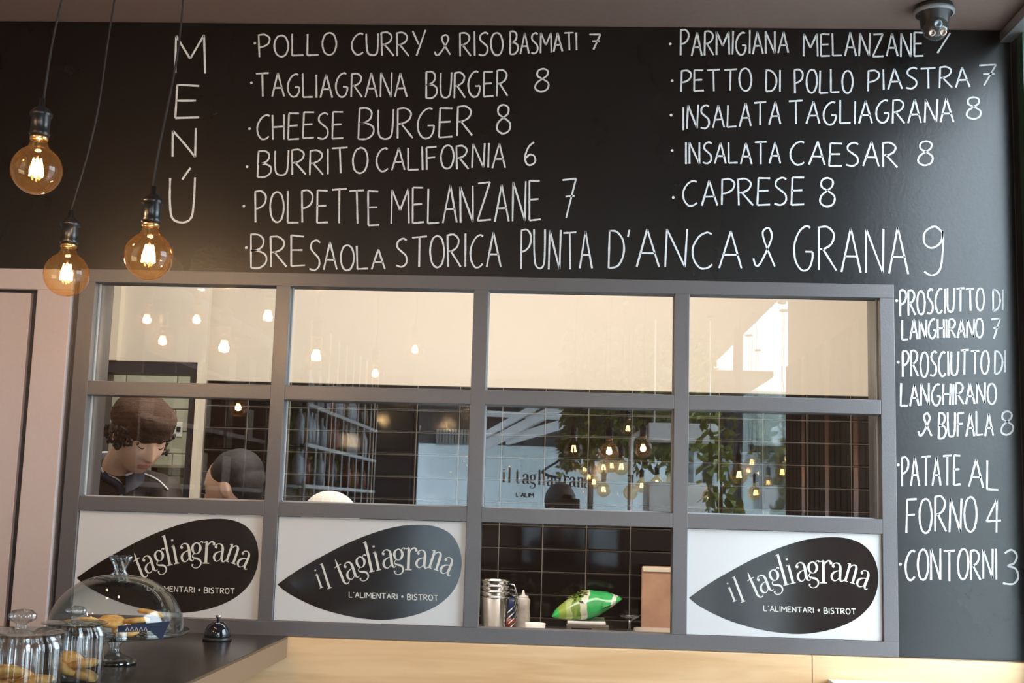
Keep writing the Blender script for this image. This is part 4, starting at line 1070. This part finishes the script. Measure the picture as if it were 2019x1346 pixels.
pcx_ = thing('photo_camera', 'black camera held by the mirrored photographer', 'camera', (-.005, -3.14, 1.5))
bm = bmesh.new(); box(bm, -.066, .066, -.03, .012, -.045, .045, .008); fin('body', bm, M_dark, pcx_)
bm = bmesh.new(); lathe(bm, [(0, 0), (.034, 0), (.034, .045), (.030, .047), (.026, .042), (0, .040)], (0, .012, 0), n=28, M=Matrix.Rotation(-PI/2, 4, 'X')); fin('lens', bm, M_socket, pcx_, True)
bm = bmesh.new(); box(bm, -.025, .025, -.025, .010, .045, .065, .006); fin('viewfinder', bm, M_dark, pcx_)

# ---------------------------------------------------------------- dining room behind the camera (seen mirrored)
XS = -1.85
# wire shelf with bottles: three white rails receding
def rail_pts(xa, ya, xb, yb):
    def hit(px, py):
        lo, hi = 2.0, 14.0
        for _ in range(40):
            mid = (lo+hi)/2
            if at(px, py, mid).x < XS: hi = mid
            else: lo = mid
        return behind(px, py, lo)
    return hit(xa, ya), hit(xb, yb)
R3 = [rail_pts(612, 796, 742, 852), rail_pts(602, 873, 739, 911), rail_pts(598, 952, 736, 973)]
ya = sum(a.y for a, b in R3)/3; yb = max(sum(b.y for a, b in R3)/3, -8.9)
zs = [(a.z+b.z)/2 for a, b in R3]
wsf = thing('wire_shelf', 'white wire shelving with bottles along the side wall, mirrored in the second pane', 'shelf', (XS, ya, 0))
for z in zs:
    for dx in (0, -.2): bxo('rail', (dx-.012, dx+.012, yb-ya, 0, z-.012, z+.012), M_paint_white, wsf)
    bxo('shelf_board', (-.2, 0, yb-ya, 0, z-.016, z-.012), M_dark, wsf)
n_ = 9
for k in range(n_+1):
    y = (yb-ya)*k/n_
    bm = bmesh.new(); tube(bm, [(0, y, zs[2]-.5), (0, y, CZ)], .006, 6); fin('upright', bm, M_paint_white, wsf)
bp_ = None
cols = [mat('pale_bottle', (.55, .60, .66), .3), mat('dark_bottle', (.03, .04, .03), .1), mat('red_label_bottle', (.30, .06, .05), .3), mat('amber_bottle', (.25, .14, .04), .15)]
protos = []
for c_ in cols:
    bm = bmesh.new(); lathe(bm, [(0, 0), (.038, 0), (.038, .17), (.030, .20), (.014, .23), (.013, .29), (.016, .295), (0, .295)], n=14)
    me = bpy.data.meshes.new('bottle'); bm.to_mesh(me); bm.free(); me.materials.append(c_)
    for p in me.polygons: p.use_smooth = True
    protos.append(me)
for si, z in enumerate(zs):
    y = ya - .15; k = 0
    while y > yb + .1:
        if random.random() < .72:
            ci = random.choice((0, 0, 0, 1, 2, 3)); o = bpy.data.objects.new('bottle', protos[ci]); COL.objects.link(o); o.location = (XS-.09, y, z+.012)
            o.scale.z = .8 + .25*random.random(); tag(o, '%s bottle on the %s rail of the mirrored wire shelf' % (('pale', 'dark green', 'red', 'amber')[ci], ('top', 'middle', 'bottom')[si]), 'bottle', 'bottles on the wire shelf')
        y -= .13
iv = bmesh.new()
rnd = random.Random(5)
def leaves(bm, n, lo, hi, s):
    for _ in range(n):
        c = Vector([rnd.uniform(a, b) for a, b in zip(lo, hi)]); d = Vector((rnd.uniform(-1, 1), rnd.uniform(-1, 1), rnd.uniform(-1.4, .3))).normalized()*s*rnd.uniform(.6, 1.3)
        q = d.orthogonal().normalized()*s*.28
        bm.faces.new([bm.verts.new(v) for v in (c, c + d*.5 + q, c + d, c + d*.5 - q)])
leaves(iv, 1800, (XS-.36, yb, zs[2]), (XS-.30, ya, zs[0]+.35), .08)
tag(fin('climbing_ivy', iv, M_leaf), 'dark ivy growing behind the wire shelf, mirrored in the second pane', 'plant', None, 'stuff')
# wooden cube shelving nearer on the same wall
y0c = -3.6
wc = thing('cube_shelving', 'brown wooden cube shelving on the side wall, mirrored in the first two panes', 'shelving', (XL, 0, 0))
yc1, yc0 = ya+.25, -2.6
nz_, ny_ = 6, 5
for k in range(nz_+1): bxo('shelf', (.0, .32, yc1, yc0, .55+k*.33, .575+k*.33), M_boxwood, wc)
for k in range(ny_+1):
    y = yc1 + (yc0-yc1)*k/ny_; bxo('divider', (.0, .32, y-.012, y+.012, .55, .55+nz_*.33), M_boxwood, wc)
for k in range(nz_):
    for q in range(ny_):
        if (k*3+q) % 4 == 1: continue
        y = yc1 + (yc0-yc1)*(q+.5)/ny_
        o = bxo('crate', (XL+.03, XL+.27, y-.10, y+.10, .576+k*.33, .576+k*.33+.19), mat('pale_crate' if (k+q) % 3 else 'tan_crate', (.20, .13, .09) if (k+q) % 3 else (.30, .22, .17), .7), None, .004)
        tag(o, ('brown' if (k+q) % 3 else 'pale tan') + ' crate on the %s shelf of the mirrored cube shelving' % ('lowest', 'second lowest', 'third lowest', 'third highest', 'second highest', 'highest')[k], 'crate', 'crates in the cube shelving')
# hanging greenery over the room
ga, gb = behind(1112, 790, 5.4), behind(1330, 930, 5.4)
gm = bmesh.new(); leaves(gm, 2600, (ga.x, ga.y-.3, gb.z+.12), (gb.x+.28, ga.y+.2, CZ-.02), .07)
for k in range(26):
    x = rnd.uniform(ga.x, gb.x); leaves(gm, 30, (x-.02, ga.y-.1, gb.z+rnd.uniform(-.04, .1)), (x+.02, ga.y+.1, gb.z+.25), .06)
tag(fin('hanging_greenery', gm, M_leaf), 'green foliage hanging from the ceiling, mirrored in the third pane', 'plant', None, 'stuff')
# white pipe bracket, air unit, fridge
pbk = behind(1243, 945, 5.0); pbt = behind(1243, 860, 5.0); pbe = behind(1266, 850, 5.0)
bm = bmesh.new(); tube(bm, [(0, 0, 0.0), (0, 0, pbt.z-.04), (.015, 0, pbt.z), (pbe.x-pbt.x, 0, pbe.z)], .018, 10)
stn = thing('coat_stand', 'white bent-pipe stand mirrored in the third pane', 'stand', (pbk.x, pbk.y, 0)); fin('pipe', bm, M_paint_white, stn, True)
bm = bmesh.new(); lathe(bm, [(0, 0), (.16, 0), (.16, .015), (.02, .03), (0, .03)], n=24); fin('base', bm, M_paint_white, stn, True)
a0, a1 = behind(1276, 870, 5.0), behind(1413, 838, 5.0)
au = thing('air_conditioner', 'long white air unit hung below the ceiling, mirrored across two panes', 'air conditioner', ((a0.x+a1.x)/2, a0.y, a0.z)); hx = (a1.x-a0.x)/2
bm = bmesh.new(); box(bm, -hx, hx, -.1, .1, 0, a1.z-a0.z, .01); fin('casing', bm, M_paint_white, au)
for sx in (-.8, .8):
    bm = bmesh.new(); tube(bm, [(hx*sx, 0, a1.z-a0.z), (hx*sx, 0, CZ-a0.z)], .006, 6); fin('hanger', bm, M_paint_white, au)
f0, f1 = behind(1272, 950, 5.4), behind(1388, 950, 5.4)
fg = thing('white_fridge', 'white fridge by the side wall, mirrored low in third and fourth panes', 'fridge', ((f0.x+f1.x)/2, f0.y, 0)); hx = (f1.x-f0.x)/2
bm = bmesh.new(); box(bm, -hx, hx, -.25, .25, 0.02, f0.z, .015); fin('casing', bm, M_paint_white, fg)
bm = bmesh.new(); box(bm, -hx+.01, hx-.01, .25, .262, .05, f0.z-.03, .006); fin('door', bm, M_paint_white, fg)
# plant by the side window
pp2 = behind(1405, 930, 5.0)
pl = thing('potted_plant', 'tall leafy plant in a pot beside the side window, mirrored in the fourth pane', 'plant', (pp2.x, pp2.y+.4, 0))
bm = bmesh.new(); lathe(bm, [(0, 0), (.12, 0), (.16, .3), (.145, .3), (.13, .27), (0, .27)], n=24); fin('pot', bm, M_dark, pl, True)
bm = bmesh.new(); tube(bm, [(0, 0, .26), (.02, 0, 1.2), (0, .01, 1.9)], [.015, .012, .006], 6); fin('stem', bm, M_boxwood, pl, True)
bm = bmesh.new(); leaves(bm, 150, (-.12, -.18, 1.3), (.10, .18, 2.1), .09); fin('foliage', bm, M_leaf, pl)['kind'] = 'stuff'

# outdoors: pale van-high wall, canopy with white beams, and the lettering on the shop glass
pwl = thing('pale_hoarding', 'pale blue hoarding across the street, mirrored in the second and third panes', 'hoarding', (-.3, -11.5, 0))
top = behind(1000, 878, 11.5).z
bxo('sheet', (-1.55, 2.0, -.05, .05, 0, top), M_paleblue, pwl)
for x in (-1.5, -.35, .8, 1.95): bxo('post', (x-.04, x+.04, -.15, -.05, 0, top), M_paint_white, pwl)
cn = thing('canopy', 'dark canopy with slanting white beams outside, mirrored in the second and third panes', 'canopy', (-.3, -10.6, 0))
bxo('roof', (-2.6, 2.4, -1.4, 1.2, 2.9, 2.96), M_dark, cn)
bxo('fascia', (-2.6, 2.4, -1.45, -1.4, 2.05, 2.96), M_dark, cn)
for p0_, p1_, w_ in (((945, 884), (1108, 800), .07), ((950, 862), (1060, 800), .05), ((1000, 868), (1110, 836), .07), ((960, 815), (1105, 822), .045), ((742, 815), (824, 846), .06), ((738, 838), (792, 858), .06), ((752, 797), (800, 814), .06)):
    bm = bmesh.new(); A0, A1 = behind(*p0_, 10.6) - cn.location, behind(*p1_, 10.3) - cn.location
    tube(bm, [A0, A1], w_, 4); fin('beam', bm, M_paint_white, cn)
for k in range(14):
    A0 = behind(862 + k*6, 878, 10.9) - cn.location; A1 = behind(862 + k*6, 846, 10.9) - cn.location
    bxo('louvre_slat', (A0.x-.012, A0.x+.012, A0.y-.02, A0.y+.02, A0.z, A1.z), M_alu, cn)
for x in (-2.5, 2.3): bxo('column', (x-.06, x+.06, -1.4, -1.28, 0, 2.9), M_dark, cn)
# vinyl lettering on the front glass, read from outside-in so that its mirror image reads true
bm = bmesh.new()
seq = [('i', 990, 950), ('l', 1001, 951), ('t', 1016, 952), ('a', 1030, 953), ('g', 1044, 954), ('l', 1060, 955), ('i', 1069, 956), ('a', 1078, 957), ('g', 1093, 958), ('r', 1110, 958), ('a', 1122, 959), ('n', 1137, 960), ('a', 1151, 961)]
YG = 9.15
for ch, x, y in seq:
    fancy(bm, ch, x, y, -1.6, 19, lambda a, b: behind(a, b, YG), (YG+3.057)/F*1.7)
script_word(bm, "L'ALIM", (1018, 971, 979), (1052, 972, 980), lambda a, b: behind(a, b, YG), .006, .2, 0)
swp = catmull([(1068, 930), (1082, 920), (1096, 912), (1108, 903)], 5); ribbon(bm, [behind(a, b, YG) for a, b in swp], .012)
swp = catmull([(1068, 930), (1078, 936), (1092, 940), (1106, 941)], 5); ribbon(bm, [behind(a, b, YG) for a, b in swp], .014)
fin('glass_lettering', bm, M_leafp, fw)
# building across the side street so that the side glazing looks onto something
bd = thing('street_building', 'pale rendered building across the side street', 'building', (9, -3, 0))
bxo('wall', (0, 4, -9, 8, 0, 2.4), mat('pale_render', (.5, .5, .48), .9), bd)
b5 = thing('far_building', 'pale green-grey building at the end of the side street, mirrored in the fourth pane', 'building', (8, -28, 0))
bxo('wall', (-6, 8, 0, -3, 0, 4.6), mat('teal_render', (.42, .50, .47), .9), b5)
for k in range(6): bxo('window', (-5.4+k*2.1, -4.3+k*2.1, .0, .04, 1.6, 3.2), M_dark, b5)
